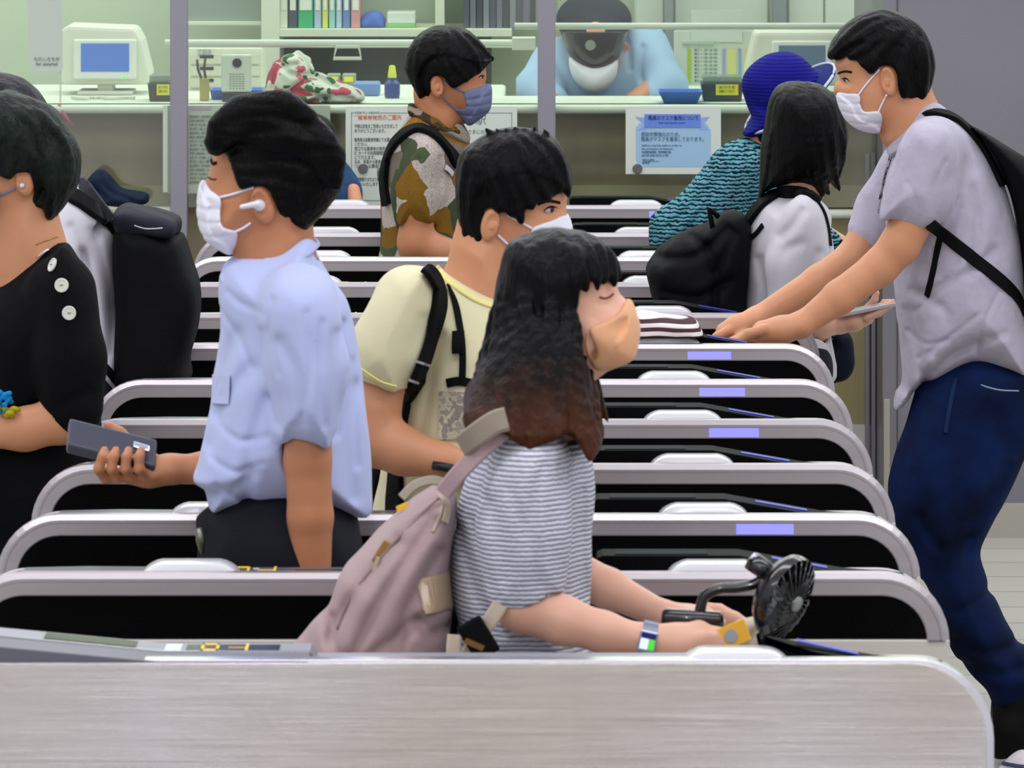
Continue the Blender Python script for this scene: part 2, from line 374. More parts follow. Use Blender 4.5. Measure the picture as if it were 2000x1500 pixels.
        if sm:
            for _ in range(sm):
                ac = np.zeros_like(V); n = np.zeros(len(V))
                for a_, b_ in ((0, 1), (1, 2), (2, 3), (3, 0)):
                    np.add.at(ac, Q[:, a_], V[Q[:, b_]]); np.add.at(n, Q[:, a_], 1); np.add.at(ac, Q[:, b_], V[Q[:, a_]]); np.add.at(n, Q[:, b_], 1)
                V = .5*V+.5*ac/np.maximum(n, 1)[:, None]
        oo = o0 if parent is not None else np.array([(V[:, 0].min()+V[:, 0].max())/2, (V[:, 1].min()+V[:, 1].max())/2, V[:, 2].min()])
        me = bpy.data.meshes.new(name); me.vertices.add(len(V)); me.vertices.foreach_set('co', (V-oo).ravel())
        me.loops.add(Q.size); me.loops.foreach_set('vertex_index', Q.ravel()); me.polygons.add(len(Q))
        me.polygons.foreach_set('loop_start', np.arange(0, Q.size, 4)); me.update(calc_edges=True); me.validate()
        me.polygons.foreach_set('use_smooth', [True]*len(me.polygons)); me.materials.append(m)
        o = bpy.data.objects.new(name, me); C.objects.link(o)
        if parent is not None: o.parent = parent
        else: o.location = Vector(oo)
        return o
def ribbon(name, vol, pts, wid, thick, m, parent, n=5, off=.002, taper=None):
    """flat strap laid over the surface of vol along pixel points"""
    P = spline(pts, n, False) if len(pts) > 2 else np.array([np.array(pts[0])*(1-t)+np.array(pts[1])*t for t in np.linspace(0, 1, n+2)])
    H = [vol.hit(p[0], p[1], off) if not isinstance(vol, float) else (W(p[0], p[1], vol), np.array([0, -1., 0])) for p in P]
    X = np.array([h[0] for h in H]); N = np.array([h[1] for h in H])
    for _ in range(2):
        X[1:-1] = .5*X[1:-1]+.25*(X[:-2]+X[2:]); N[1:-1] = .5*N[1:-1]+.25*(N[:-2]+N[2:])
    V = []; K = len(X)
    for i in range(K):
        t = X[min(i+1, K-1)]-X[max(i-1, 0)]; t /= np.linalg.norm(t)+1e-9; nn = N[i]-t*(N[i]@t); nn /= np.linalg.norm(nn)+1e-9; sd = np.cross(t, nn)
        wd = wid*(taper[0]+(taper[1]-taper[0])*i/(K-1)) if taper else wid
        for a, b in ((-.5, -.5), (-.5, .3), (-.42, .5), (.42, .5), (.5, .3), (.5, -.5)): V.append(X[i]+sd*a*wd+nn*(b+.5)*thick)
    Fc = [(i*6+j, i*6+(j+1) % 6, i*6+6+(j+1) % 6, i*6+6+j) for i in range(K-1) for j in range(6)]+[(5, 4, 3, 2, 1, 0), tuple(range(K*6-6, K*6))]
    mb = MB(); mb.add(V, Fc); return mb.build(name, m, parent, smooth=False)
def cord(name, vol, pts, r, m, parent, n=5, off=.001):
    P = spline(pts, n, False) if len(pts) > 2 else np.array([np.array(pts[0])*(1-t)+np.array(pts[1])*t for t in np.linspace(0, 1, n+2)])
    X = np.array([vol.hit(p[0], p[1], off)[0] for p in P])
    for _ in range(2): X[1:-1] = .5*X[1:-1]+.25*(X[:-2]+X[2:])
    return MB().tube(X, r, 8).build(name, m, parent, smooth=True)
# ============================================================ SETTING
M = mat
steel = mat('brushed_steel', '#bbb4b8', .34, .85, noise=.05, nscale=2.2, bump=.02, bscale=90, bstretch=(.5, 1, 8))
steel_pl = mat('panel_steel', '#cbc4be', .26, .85, col2='#dad3d7', nscale=1.6)  # broad tint noise paints soft reflections into the steel
def brushed(m):
    nt = m.node_tree; b = nt.nodes['Principled BSDF']; tc = nt.nodes.new('ShaderNodeTexCoord'); mp = nt.nodes.new('ShaderNodeMapping'); mp.inputs['Scale'].default_value = (.1, 1, 500)
    n = nt.nodes.new('ShaderNodeTexNoise'); n.inputs['Scale'].default_value = 14; n.inputs['Detail'].default_value = 2; bp = nt.nodes.new('ShaderNodeBump'); bp.inputs['Strength'].default_value = .9; bp.inputs['Distance'].default_value = .0005
    nt.links.new(tc.outputs['Object'], mp.inputs[0]); nt.links.new(mp.outputs[0], n.inputs[0]); nt.links.new(n.outputs[0], bp.inputs['Height']); nt.links.new(bp.outputs[0], b.inputs['Normal'])
brushed(steel_pl)
steel_top = mat('polished_steel', '#e6e4ea', .22, 1.)
white_pl = mat('white_plastic', '#d4d4d8', .25, coat=.4)
black_gl = mat('black_acrylic', '#030304', .15, spec=.08)
black_dk = mat('dark_panel', '#050506', .5, spec=.1)
grey_top = mat('cabinet_top_grey', '#5f6068', .4, .3)
beige_m = mat('beige_panel', '#c9c3ba', .5, .2)
violet = mat('violet_painted_glow', '#8583ff', .4, emit=.85)  # emission stands in for the card reader's reflection in the rail
blue_led = mat('blue_reader_light', '#16189a', .4, emit=.35)
yellow = mat('yellow_marking', '#f0c51e', .5)
tile = mat('floor_tile', '#a5a298', .35, noise=.06, nscale=3)
def tile_floor():
    nt = tile.node_tree; b = nt.nodes['Principled BSDF']; tc = nt.nodes.new('ShaderNodeTexCoord')
    br = nt.nodes.new('ShaderNodeTexBrick'); br.offset = 0; br.inputs['Scale'].default_value = 1; br.inputs['Brick Width'].default_value = .3; br.inputs['Row Height'].default_value = .3
    br.inputs['Mortar Size'].default_value = .004; br.inputs['Color1'].default_value = srgb('#a9a79c'); br.inputs['Color2'].default_value = srgb('#b3b1a6'); br.inputs['Mortar'].default_value = srgb('#64625a')
    nt.links.new(tc.outputs['Object'], br.inputs[0]); nt.links.new(br.outputs[0], b.inputs['Base Color'])
tile_floor()
box('floor', -5, 5, 3, 21.5, -.1, 0, tile, bevel=0, kind='structure')

# --- ticket gates: (top edge row in the photo) -> distance
GY = [15827/(p+500) for p in (1295, 1120, 1006, 908, 821, 743, 673, 613, 553, 503, 456, 402)]
XL, XR, DP = -.93, .665, .19
def arch(x0, x1, z0, z1, r, n=10):
    p = [(x0, z0)]
    for i in range(n+1):
        a = math.pi-math.pi/2*i/n; p.append((x0+r+r*math.cos(a), z1-r+r*math.sin(a)))
    for i in range(n+1):
        a = math.pi/2-math.pi/2*i/n; p.append((x1-r+r*math.cos(a), z1-r+r*math.sin(a)))
    p.append((x1, z0)); return p
def rail_bm(y0, z0=.893):
    # cross-section: distance u inward from the outer edge, v depth from the near face
    prof = [(.036, .002), (.034, 0), (.0155, 0), (.015, .0016), (.0138, .0016), (.0133, 0), (.009, 0), (0, .006), (0, .032), (.036, .032)]
    mb = MB(); V = []; n = len(prof)
    rings = []
    path0 = arch(0, XR-XL, z0, 1.0, .11)
    for u, v in prof:
        pth = arch(XL+u, XR-u, z0, 1.0-u, .11-u); rings.append([(x, y0+v, z) for x, z in pth])
    K = len(rings[0])
    for i in range(K):
        for j in range(n): V.append(rings[j][i])
    Fc = [(i*n+j, i*n+(j+1) % n, (i+1)*n+(j+1) % n, (i+1)*n+j) for i in range(K-1) for j in range(n)]+[tuple(range(n)), tuple(range(K*n-1, K*n-n-1, -1))]
    return mb.add(V, Fc)
def dome_bm(xc, y, z, wid=.158, h=.026, d=.07):
    mb = MB(); V = []; n = 20; prof = []
    for i in range(n+1):
        t = i/n; a = math.pi*t; x = -math.cos(a); zz = min(1, 1.25*math.sin(a)**.9)
        prof.append((x*wid/2, zz*h))
    for yy, s in ((0, .92), (.006, 1), (d-.006, 1), (d, .92)):
        for x, zz in prof: V.append((xc+x*(.97+.03*s), y+yy, z+zz*s))
    k = n+1
    Fc = [(r*k+i, r*k+i+1, (r+1)*k+i+1, (r+1)*k+i) for r in range(3) for i in range(n)]+[tuple(range(k)), tuple(range(4*k-1, 3*k-1, -1))]
    return mb.add(V, Fc)
def nearest_deck(t, zt):
    top = [(XL+.06, zt-.01), (XL+.08, 1.028), (-.85, 1.030), (-.545, 1.001), (-.33, 1.001), (-.32, .987), (.33, .987), (.33, zt-.01)]
    MB().prism(top, .006, .095).build('top_deck', M('deck_slate', '#63646f', .45, .3), t, bevel=.002)
    MB().prism([(x, z+.0025 if z > .98 else z) for x, z in top], .095, .100).build('deck_lip', steel_top, t)
    MB().prism([(x, z+.001 if z > .98 else z) for x, z in top], .100, DP-.008).build('rear_deck', M('deck_grey', '#8f9098', .45, .3), t, bevel=.001)
    MB().prism([(-.72, 1.0185), (-.72, 1.0205), (-.585, 1.0077), (-.585, 1.0057)], .108, DP-.025).build('display', black_gl, t)
    MB().box(-.512, -.375, .104, DP-.030, 1.001, 1.0032).build('sensor_strip', black_gl, t)
def make_gate(first):
    t = thing('ticket_gate', '', 'ticket gate', (0, 0, 0), 'rows of ticket gates')
    # main cabinet with rounded ends
    pts = arch(XL+.004, XR-.004, 0, .982, .10)
    MB().prism(pts, .02, DP-.012).build('cabinet', steel if first else black_dk, t, bevel=.003)
    if first:
        MB().prism(arch(XL, XR-.012, 0, 1.0, .11), 0, .004).build('side_panel', steel_pl, t, bevel=.002)
        V = MB(); P = arch(XL, XR, 0, 1.003, .115); Q = arch(XL+.012, XR-.012, 0, .991, .105)
        K = len(P); V.add([(x, .001, z) for x, z in Q]+[(x, .012, z) for x, z in P]+[(x, .045, z) for x, z in P]+[(x, .045, z) for x, z in Q],
                 [(r*K+i, r*K+i+1, ((r+1) % 4)*K+i+1, ((r+1) % 4)*K+i) for r in range(4) for i in range(K-1)])
        V.build('edge_trim', steel_top, t, bevel=.001)
    else:
        rail_bm(0).build('rail', steel, t)
        MB().prism(arch(XL+.036, XR-.036, .893, .964, .074), .010, .02).build('side_window', black_gl, t)
        lo = MB().box(XL+.0, XR-.0, .002, .02, 0, .893); lo.build('lower_panel', beige_m, t, bevel=.002)
    # rear panel, made tall and pale to brighten the rail facing it
    MB().prism(arch(XL+.004, XR-.004, .02, .984, .10), DP-.012, DP).build('rear_brightening_panel', M('rear_brightening_grey', '#b9b4b8', .4, .35), t, bevel=.002)
    # top deck: raised wedge on the left, reader slope on the right
    zt = .982
    if first: nearest_deck(t, zt)
    else: MB().prism([(XL+.08, zt-.01), (XL+.10, zt+(.018 if first else .004)), (XL+.20, zt+(.022 if first else .006)), (XL+.47, zt+.004), (XL+.47, zt-.01)], .05, DP-.012).build('top_deck', grey_top, t, bevel=.002)
    if not first: MB().prism([(-.45, zt-.004), (-.45, zt+.004), (.30, zt+.004), (.30, zt-.004)], .05, DP-.012).build('deck_strip', grey_top, t, bevel=.001)
    w = not first or MB().prism([(-.75, zt+.0205), (-.75, zt+.0215), (-.50, zt+.0075), (-.50, zt+.0065)], .07, DP-.05).build('display', black_gl, t)
    if not first: MB().box(-.39, -.05, .07, DP-.05, zt+.004, zt+.0055).build('sensor_strip', black_gl, t)
    fr = MB(); zf = zt+(.0205 if first else .0055)
    for a in ((-.490, -.486, .10, .165), (-.468, -.464, .10, .165), (-.490, -.464, .100, .112), (-.490, -.464, .153, .165), (-.425, -.421, .10, .165), (-.450, -.425, .125, .130)): fr.box(a[0], a[1], a[2], a[3], zf, zf+.0015)
    fr.build('ticket_slot_frame', yellow, t)
    MB().box(-.543, -.519, .10, .165, zf-.001, zf+.001).build('notice_sticker', M('sticker_white', '#c8d2f0', .5), t)
    x_ = .335 if first else .10; rb = M('reader_black', '#060708', .6, spec=.05)
    s = MB().prism([(x_, zt-.02), (x_, zt+(.044 if first else .030)), (x_+.01, zt+(.048 if first else .034)), (.33, zt+.034), (.50, zt+.004), (.60, zt-.004), (.625, zt-.05)], .095, DP-.012).build('card_reader', rb, t, bevel=.002)
    if not first: MB().prism([(.13, zt+.0335), (.13, zt+.0355), (.28, zt+.0355), (.28, zt+.0335)], .105, DP-.025).build('reader_screen', M('screen_dim', '#14181c', .6, spec=.05), s)
    a, b = (.385, zt+.0245+(.006 if first else 0)), (.475, zt+.0087+(.002 if first else 0))
    mb = MB(); mb.prism([a, (b[0], b[1]), (b[0], b[1]+.0014), (a[0], a[1]+.0014)], .125, DP-.040); mb.build('reader_light', blue_led, s)
    for xc in (.292, -.556)[:1 if first else 2]: dome_bm(xc, .035, zt+.003).build('sensor_dome', white_pl, t, smooth=True)
    return t
def copy_tree(o, parent=None):
    c = o.copy(); C.objects.link(c); c.parent = parent
    for ch in list(o.children): copy_tree(ch, c)
    return c
g0 = make_gate(True); g0.location.y = GY[0]; g0['label'] = 'nearest ticket gate, solid brushed steel side panel filling the bottom of the photo'; g0['category'] = 'ticket gate'
del g0['group']
GL = ['second nearest ticket gate with open black side window, just behind the solid steel gate', 'third ticket gate from the camera, left end under the held phone',
      'fourth ticket gate from the camera, left arch end standing free at the photo edge', 'fifth ticket gate from the camera, behind the black dress at its left end',
      'sixth ticket gate from the camera, its left arch below the black backpack', 'ticket gate on which the leaning man rests both hands, striped bag on it',
      'ticket gate just behind the striped bag and leaning man hands', 'ticket gate right behind the woman in the white t-shirt',
      'ticket gate in front of the man in patterned shirt, at his waist', 'ticket gate just behind the man in patterned shirt', 'farthest ticket gate, right in front of the office window']
g1 = make_gate(False)
gates = [g0]
for i in range(1, 12):
    g = g1 if i == 1 else copy_tree(g1)
    g.location.y = GY[i]; g['label'] = GL[i-1]; g['category'] = 'ticket gate'; g['group'] = 'ticket gates with black side windows'; gates.append(g)
# glowing violet plates imitate the reader glow reflected on some rails
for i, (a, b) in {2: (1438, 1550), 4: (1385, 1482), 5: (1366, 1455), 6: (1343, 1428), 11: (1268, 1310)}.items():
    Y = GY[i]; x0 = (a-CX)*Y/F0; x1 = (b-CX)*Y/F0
    MB().box(x0, x1, Y-.0012, Y+.001, .967, .9845).build('painted_reader_glow', violet, gates[i])

# --- office front
YW = 18.25
frame_g = mat('window_frame_grey', '#93919b', .45, .5)
cream = mat('painted_white', '#dfe6da', .45)
wallgreen = mat('office_wall_paint', '#c9d6bf', .8)
brown = mat('counter_front_brown', '#86795f', .6, noise=.12, nscale=2, bstretch=(3, 1, .6))
brown_l = mat('counter_front_light', '#a0997a', .6, noise=.05, nscale=2)
greymetal = mat('grey_metal_wall', '#86848c', .38, .7, noise=.05, nscale=1.5, bump=.05, bscale=6)
o = pbox('wall_right', 1724, -250, 2150, 1078, YW-.35, 1.6, greymetal, bevel=0, kind='structure')
MB().box(*(lambda a, b: (a[0], b[0], YW-.356, YW-.35, 0, 3.2))(W(1752, 0, YW-.35), W(1753.5, 0, YW-.35))).build('trim_1', M('seam_dark', '#3a3a40', .6), kind='structure')
MB().box(W(1722, 0, YW-.35)[0], W(2150, 0, YW)[0], YW-.37, YW-.35, 0, .10).build('baseboard_right', M('base_beige', '#a9a59a', .5), kind='structure')
# back wall of the office, floor level and ceiling panels
box('wall_back', -4, 4, 20.9, 21.0, 0, 4, wallgreen, bevel=0, kind='structure')
box('wall_left', -4.0, -3.9, 17.9, 21, 0, 4, wallgreen, bevel=0, kind='structure')
# counter front
MB().box(-2.6, W(1724, 0, YW)[0], YW+.03, YW+.08, .0, W(0, 205, YW)[2]).build('wall_front', brown, kind='structure')
pbox('wall_front', -300, 362, 1724, 405, YW+.022, .006, brown_l, bevel=0, kind='structure')
pbox('wall_front', 1600, 432, 1724, 830, YW+.01, .02, mat('gold_panel', '#9c9268', .5, .2, noise=.12, nscale=2, bstretch=(6, 1, .3)), bevel=0, kind='structure')
pbox('wall_front', 1580, 830, 1724, 1094, YW, .03, mat('white_low_panel', '#c9c4c2', .5, noise=.04), bevel=0, kind='structure')
for nm, x in (('trim_2', 1690), ('trim_3', 1702)): pbox(nm, x, 300, x+8, 1080, YW-.03, .04, frame_g, bevel=.001, kind='structure')
pbox('trim_4', 1726, 780, 1738, 1078, YW-.36, .01, mat('trim_pale', '#a8a396', .4, .3), bevel=.001, kind='structure')
# counter top slab and rails
a = W(-400, 205, YW); b = W(1724, 205, YW)
ct = MB().box(a[0], b[0], YW-.01, YW+.48, a[2]-.026, a[2]).box(a[0], W(985, 0, YW)[0], YW+.48, YW+1.1, a[2]-.026, a[2]).box(W(1345, 0, YW)[0], b[0], YW+.48, YW+1.1, a[2]-.026, a[2]); o = ct.build('counter_top', cream, bevel=.01); tag(o, 'long white counter top running behind the office window', 'counter')
def pipe(name, px0, px1, py, r_px, y, m, label, cat='rail'):
    a = W(px0, py, y); b = W(px1, py, y); o = MB().tube([a, b], r_px/S(y), 14).build(name, m, smooth=False); tag(o, label, cat); return o
pipe('guard_rail', -300, 1700, 214, 8, YW-.05, cream, 'white tubular rail along the front edge of the office counter')
pipe('guard_rail', -300, 335, 411, 8, YW-.05, cream, 'low white rail left of the grey window post')
pipe('guard_rail', 1610, 1700, 418, 9, YW-.05, cream, 'low white rail behind the woman in the white shirt')
pipe('guard_rail', 322, 1046, 85, 8, YW+.14, cream, 'upper white rail across the window between the two grey posts')
pipe('guard_rail', 1005, 1722, 51, 6.5, YW+.05, cream, 'upper white rail in front of the staff member with the cap')
o = pbox('rail_bracket', 1000, 74, 1046, 98, YW+.11, .08, cream); tag(o, 'white switch bracket at the right end of the upper rail', 'bracket')
# window posts and glass
for nm, x0, x1, yb in (('window_frame_1', 332, 366, 470), ('window_frame_2', 1050, 1085, 470)):
    o = pbox(nm.replace('window_frame_', 'trim_1'), x0, -200, x1, yb, YW-.10, .05, frame_g, bevel=.003, kind='structure')
glass = mat('window_glass', '#e6efe8', .02, spec=.5)
nt = glass.node_tree; nt.nodes.clear(); out = nt.nodes.new('ShaderNodeOutputMaterial'); mx = nt.nodes.new('ShaderNodeMixShader'); tr = nt.nodes.new('ShaderNodeBsdfTransparent'); gl = nt.nodes.new('ShaderNodeBsdfGlossy')
tr.inputs[0].default_value = (.90, .93, .89, 1); gl.inputs['Roughness'].default_value = .12; mx.inputs[0].default_value = .10
nt.links.new(tr.outputs[0], mx.inputs[1]); nt.links.new(gl.outputs[0], mx.inputs[2]); nt.links.new(mx.outputs[0], out.inputs[0])
for i, (x0, x1) in enumerate(((-300, 332), (366, 1050), (1085, 1722))):
    a = W(x0, 405, YW-.08); b = W(x1, -200, YW-.08)
    MB().box(a[0], b[0], YW-.08, YW-.075, a[2], b[2]).build('window_%d' % (i+1), glass, kind='structure')
# ============================================================ PEOPLE
skin_a = M('skin_tan', '#c98c66', .5, sss=.12, noise=.03, nscale=14, bump=.04, bscale=220)
skin_b = M('skin_fair', '#dba890', .5, sss=.12, noise=.03, nscale=14, bump=.04, bscale=220)
skin_c = M('skin_warm', '#b87a54', .5, sss=.12, noise=.03, nscale=14, bump=.04, bscale=220)
hair_m = M('black_hair', '#050506', .38, bump=.35, bscale=70, bstretch=(3, 3, .5), spec=.10)
hair_g = M('dark_green_hair', '#122018', .45, bump=.5, bscale=50, bstretch=(3, 3, .7), spec=.15, col2='#070a09', nscale=7)
mask_w = M('white_mask_fabric', '#dfdfea', .8, bump=.08, bscale=60)
black_cl = M('black_nylon', '#07080c', .75, bump=.35, bscale=22, spec=.25)
strap_m = M('black_webbing', '#06070a', .7, bump=.1, bscale=200, spec=.25)
eye_w = M('eye_white', '#b9a9a0', .3); eye_d = M('eye_dark', '#120c0a', .2); brow_m = M('eyebrow_hair', '#1d1512', .8)
shoe_m = M('black_shoe', '#08080a', .5, spec=.12)
def person(label, px, y, cat='person', name='person'):
    p = W(px, 700, y); return thing(name, label, cat, (p[0], y, 0))
def ear(v, px, py, y, h=.031, tilt=.25, f=-1, near=-1):
    """outer ear on the side of the head; f = -1 when the face looks left"""
    c = W(px, py, y)
    v.ell(c+[0, near*.004, 0], (h*.58, .010, h), (0, f*tilt, near*f*.35), k=.006)
    v.ell(c+[-f*-.004, near*.013, .002], (h*.36, .007, h*.62), (0, f*tilt, 0), k=.004, op='cut')
    v.ell(c+[f*.004, near*.010, -h*.15], (.005, .006, .008), (0, f*tilt, 0), k=.004)
def unit(a): a = np.array(a, float); return a/np.linalg.norm(a)
def hand(v, w, d, n, curl=(.3, .35, .4, .45), s=1, thumb=(.7, .35), size=1., spread=.06, r=.0085, tl=1.):
    """w wrist, d towards the knuckles, n palm normal, s +1/-1 side of the thumb; curl = bend of each finger per joint"""
    w = v.P(w); d = unit(d); n = np.array(n, float); n = unit(n-d*(n@d)); sd = np.cross(n, d)*s; z = size
    kn = []
    for i, (o, l) in enumerate(((.030, .088), (.010, .094), (-.010, .090), (-.028, .081))):
        k = w+d*l*z+sd*o*z; v.chain([w+sd*o*.55*z+d*.006, w+d*l*.55*z+sd*o*.95*z, k], [.015*z, .0145*z, .0115*z], k=.012); kn.append(k)
    v.chain([w-d*.02, w+d*.02*z], [.021*z, .021*z], k=.015)
    for i, (k, L) in enumerate(zip(kn, (.070, .078, .072, .056))):
        a = 0; p = k; pts = [p]; rr = [r*1.12*z]
        dd0 = unit(d+sd*spread*(1.5-i))
        for j, fr in enumerate((.46, .30, .24)):
            a += curl[i]*(1, 1.15, .8)[j]; dd = dd0*math.cos(a)+n*math.sin(a); p = p+dd*L*fr*z; pts.append(p); rr.append(r*z*(1.02, .93, .80)[j])
        v.chain(pts, rr, k=.004)
    t0 = w+d*.022*z+sd*.022*z+n*.006; a, b = thumb
    t1 = t0+(d*math.cos(a)+sd*math.sin(a)+n*.25)*.042*z*tl; t2 = t1+unit(d*math.cos(b)+sd*math.sin(b)+n*.3)*.034*z*tl; t3 = t2+unit(d*math.cos(b*.6)+sd*math.sin(b*.6)+n*.35)*.026*z*tl
    v.chain([t0, t1, t2, t3], [.016*z, .0125*z, .0105*z, .0085*z], k=.008)
def legs(name, root, m, hips, knees, ankles, r=(.095, .065, .05), waist=None, h=.010, mshoe=shoe_m, toe=-1, extra=None):
    """trousers down to the floor and a pair of shoes; points are world (x, y, z)"""
    P = np.array(list(hips)+list(knees)+list(ankles)); lo = P.min(0)-.16; hi = P.max(0)+.16
    v = Vol.__new__(Vol); v.h = h; v.yc = P[:, 1].mean(); v.xs = np.arange(lo[0], hi[0]+.05, h); v.ys = np.arange(lo[1], hi[1], h); v.zs = np.arange(0.01, hi[2]+.06, h)
    v.F = np.full((len(v.xs), len(v.ys), len(v.zs)), 1., np.float32)
    for a, b, c in zip(hips, knees, ankles): v.chain([np.array(a), np.array(b), np.array(c)], list(r), k=.04)
    c = (np.array(hips[0])+np.array(hips[1]))/2
    v.ell(c+[0, 0, .03], waist or (.13, .17, .13), k=.05)
    if extra: extra(v)
    v.noise(.004, (25, 25, 18), 3); o = v.mesh(name, m, root)
    for i, c in enumerate(ankles):
        u = Vol.__new__(Vol); u.h = .007; u.yc = c[1]; u.xs = np.arange(c[0]-.24, c[0]+.24, .007); u.ys = np.arange(c[1]-.08, c[1]+.08, .007); u.zs = np.arange(-.002, .18, .007)
        u.F = np.full((len(u.xs), len(u.ys), len(u.zs)), 1., np.float32); c = np.array(c)
        u.chain([np.array([c[0]-toe*.05, c[1], .045]), np.array([c[0]+toe*.07, c[1], .042]), np.array([c[0]+toe*.15, c[1], .032])], [.042, .045, .034], k=.02)
        u.chain([np.array([c[0], c[1], .06]), np.array([c[0], c[1], .11])], [.042, .045], k=.03)
        X, Y, Z = u.G((slice(None),)*3); u.F = smax(u.F, (.004-Z)+0*X+0*Y, .004).astype(np.float32)
        u.mesh('shoe', mshoe, root)
    return o
def eye(v, root, px, py, r=.011, tilt=0, look=(0, 0), squint=.5):
    """almond eye set into the face surface with iris, lid line"""
    p, n = v.hit(px, py, -.0015)
    mb = MB(); V = []; nn = unit(n); sx = unit(np.cross([0, 0, 1.], nn)); up = np.cross(nn, sx)
    sx, up = sx*math.cos(tilt)+up*math.sin(tilt), up*math.cos(tilt)-sx*math.sin(tilt)
    def disc(c, a, b, t, name, m, par):
        V = []; K = 16
        for rr, hh in ((1, 0), (.8, .5), (.45, .85), (0.02, 1)):
            for j in range(K):
                q = 2*math.pi*j/K; V.append(c+sx*a*rr*math.cos(q)+up*b*rr*math.sin(q)+nn*t*hh)
        Fc = [(i*K+j, i*K+(j+1) % K, (i+1)*K+(j+1) % K, (i+1)*K+j) for i in range(3) for j in range(K)]+[tuple(range(K)), tuple(range(3*K, 4*K))]
        return MB().add(V, Fc).build(name, m, par, smooth=True)
    e = disc(p, r, r*squint, .003, 'eye', eye_w, root)
    disc(p+nn*.0014+sx*look[0]*r+up*look[1]*r, r*.45, r*min(squint*.95, .45), .0028, 'iris', eye_d, e)
    L = [p+sx*(a*r*1.15)+up*(r*squint*(1.05-.9*a*a))+nn*.003 for a in np.linspace(-1, 1, 9)]
    MB().tube(L, [.0006+.0013*(1-abs(t)) for t in np.linspace(-1, 1, 9)], 6).build('eyelid', brow_m, e, smooth=True)
    return e
def strand_hair(v, amp=.003, fr=(160, 160, 26), seed=1): v.noise(amp, fr, seed); return v
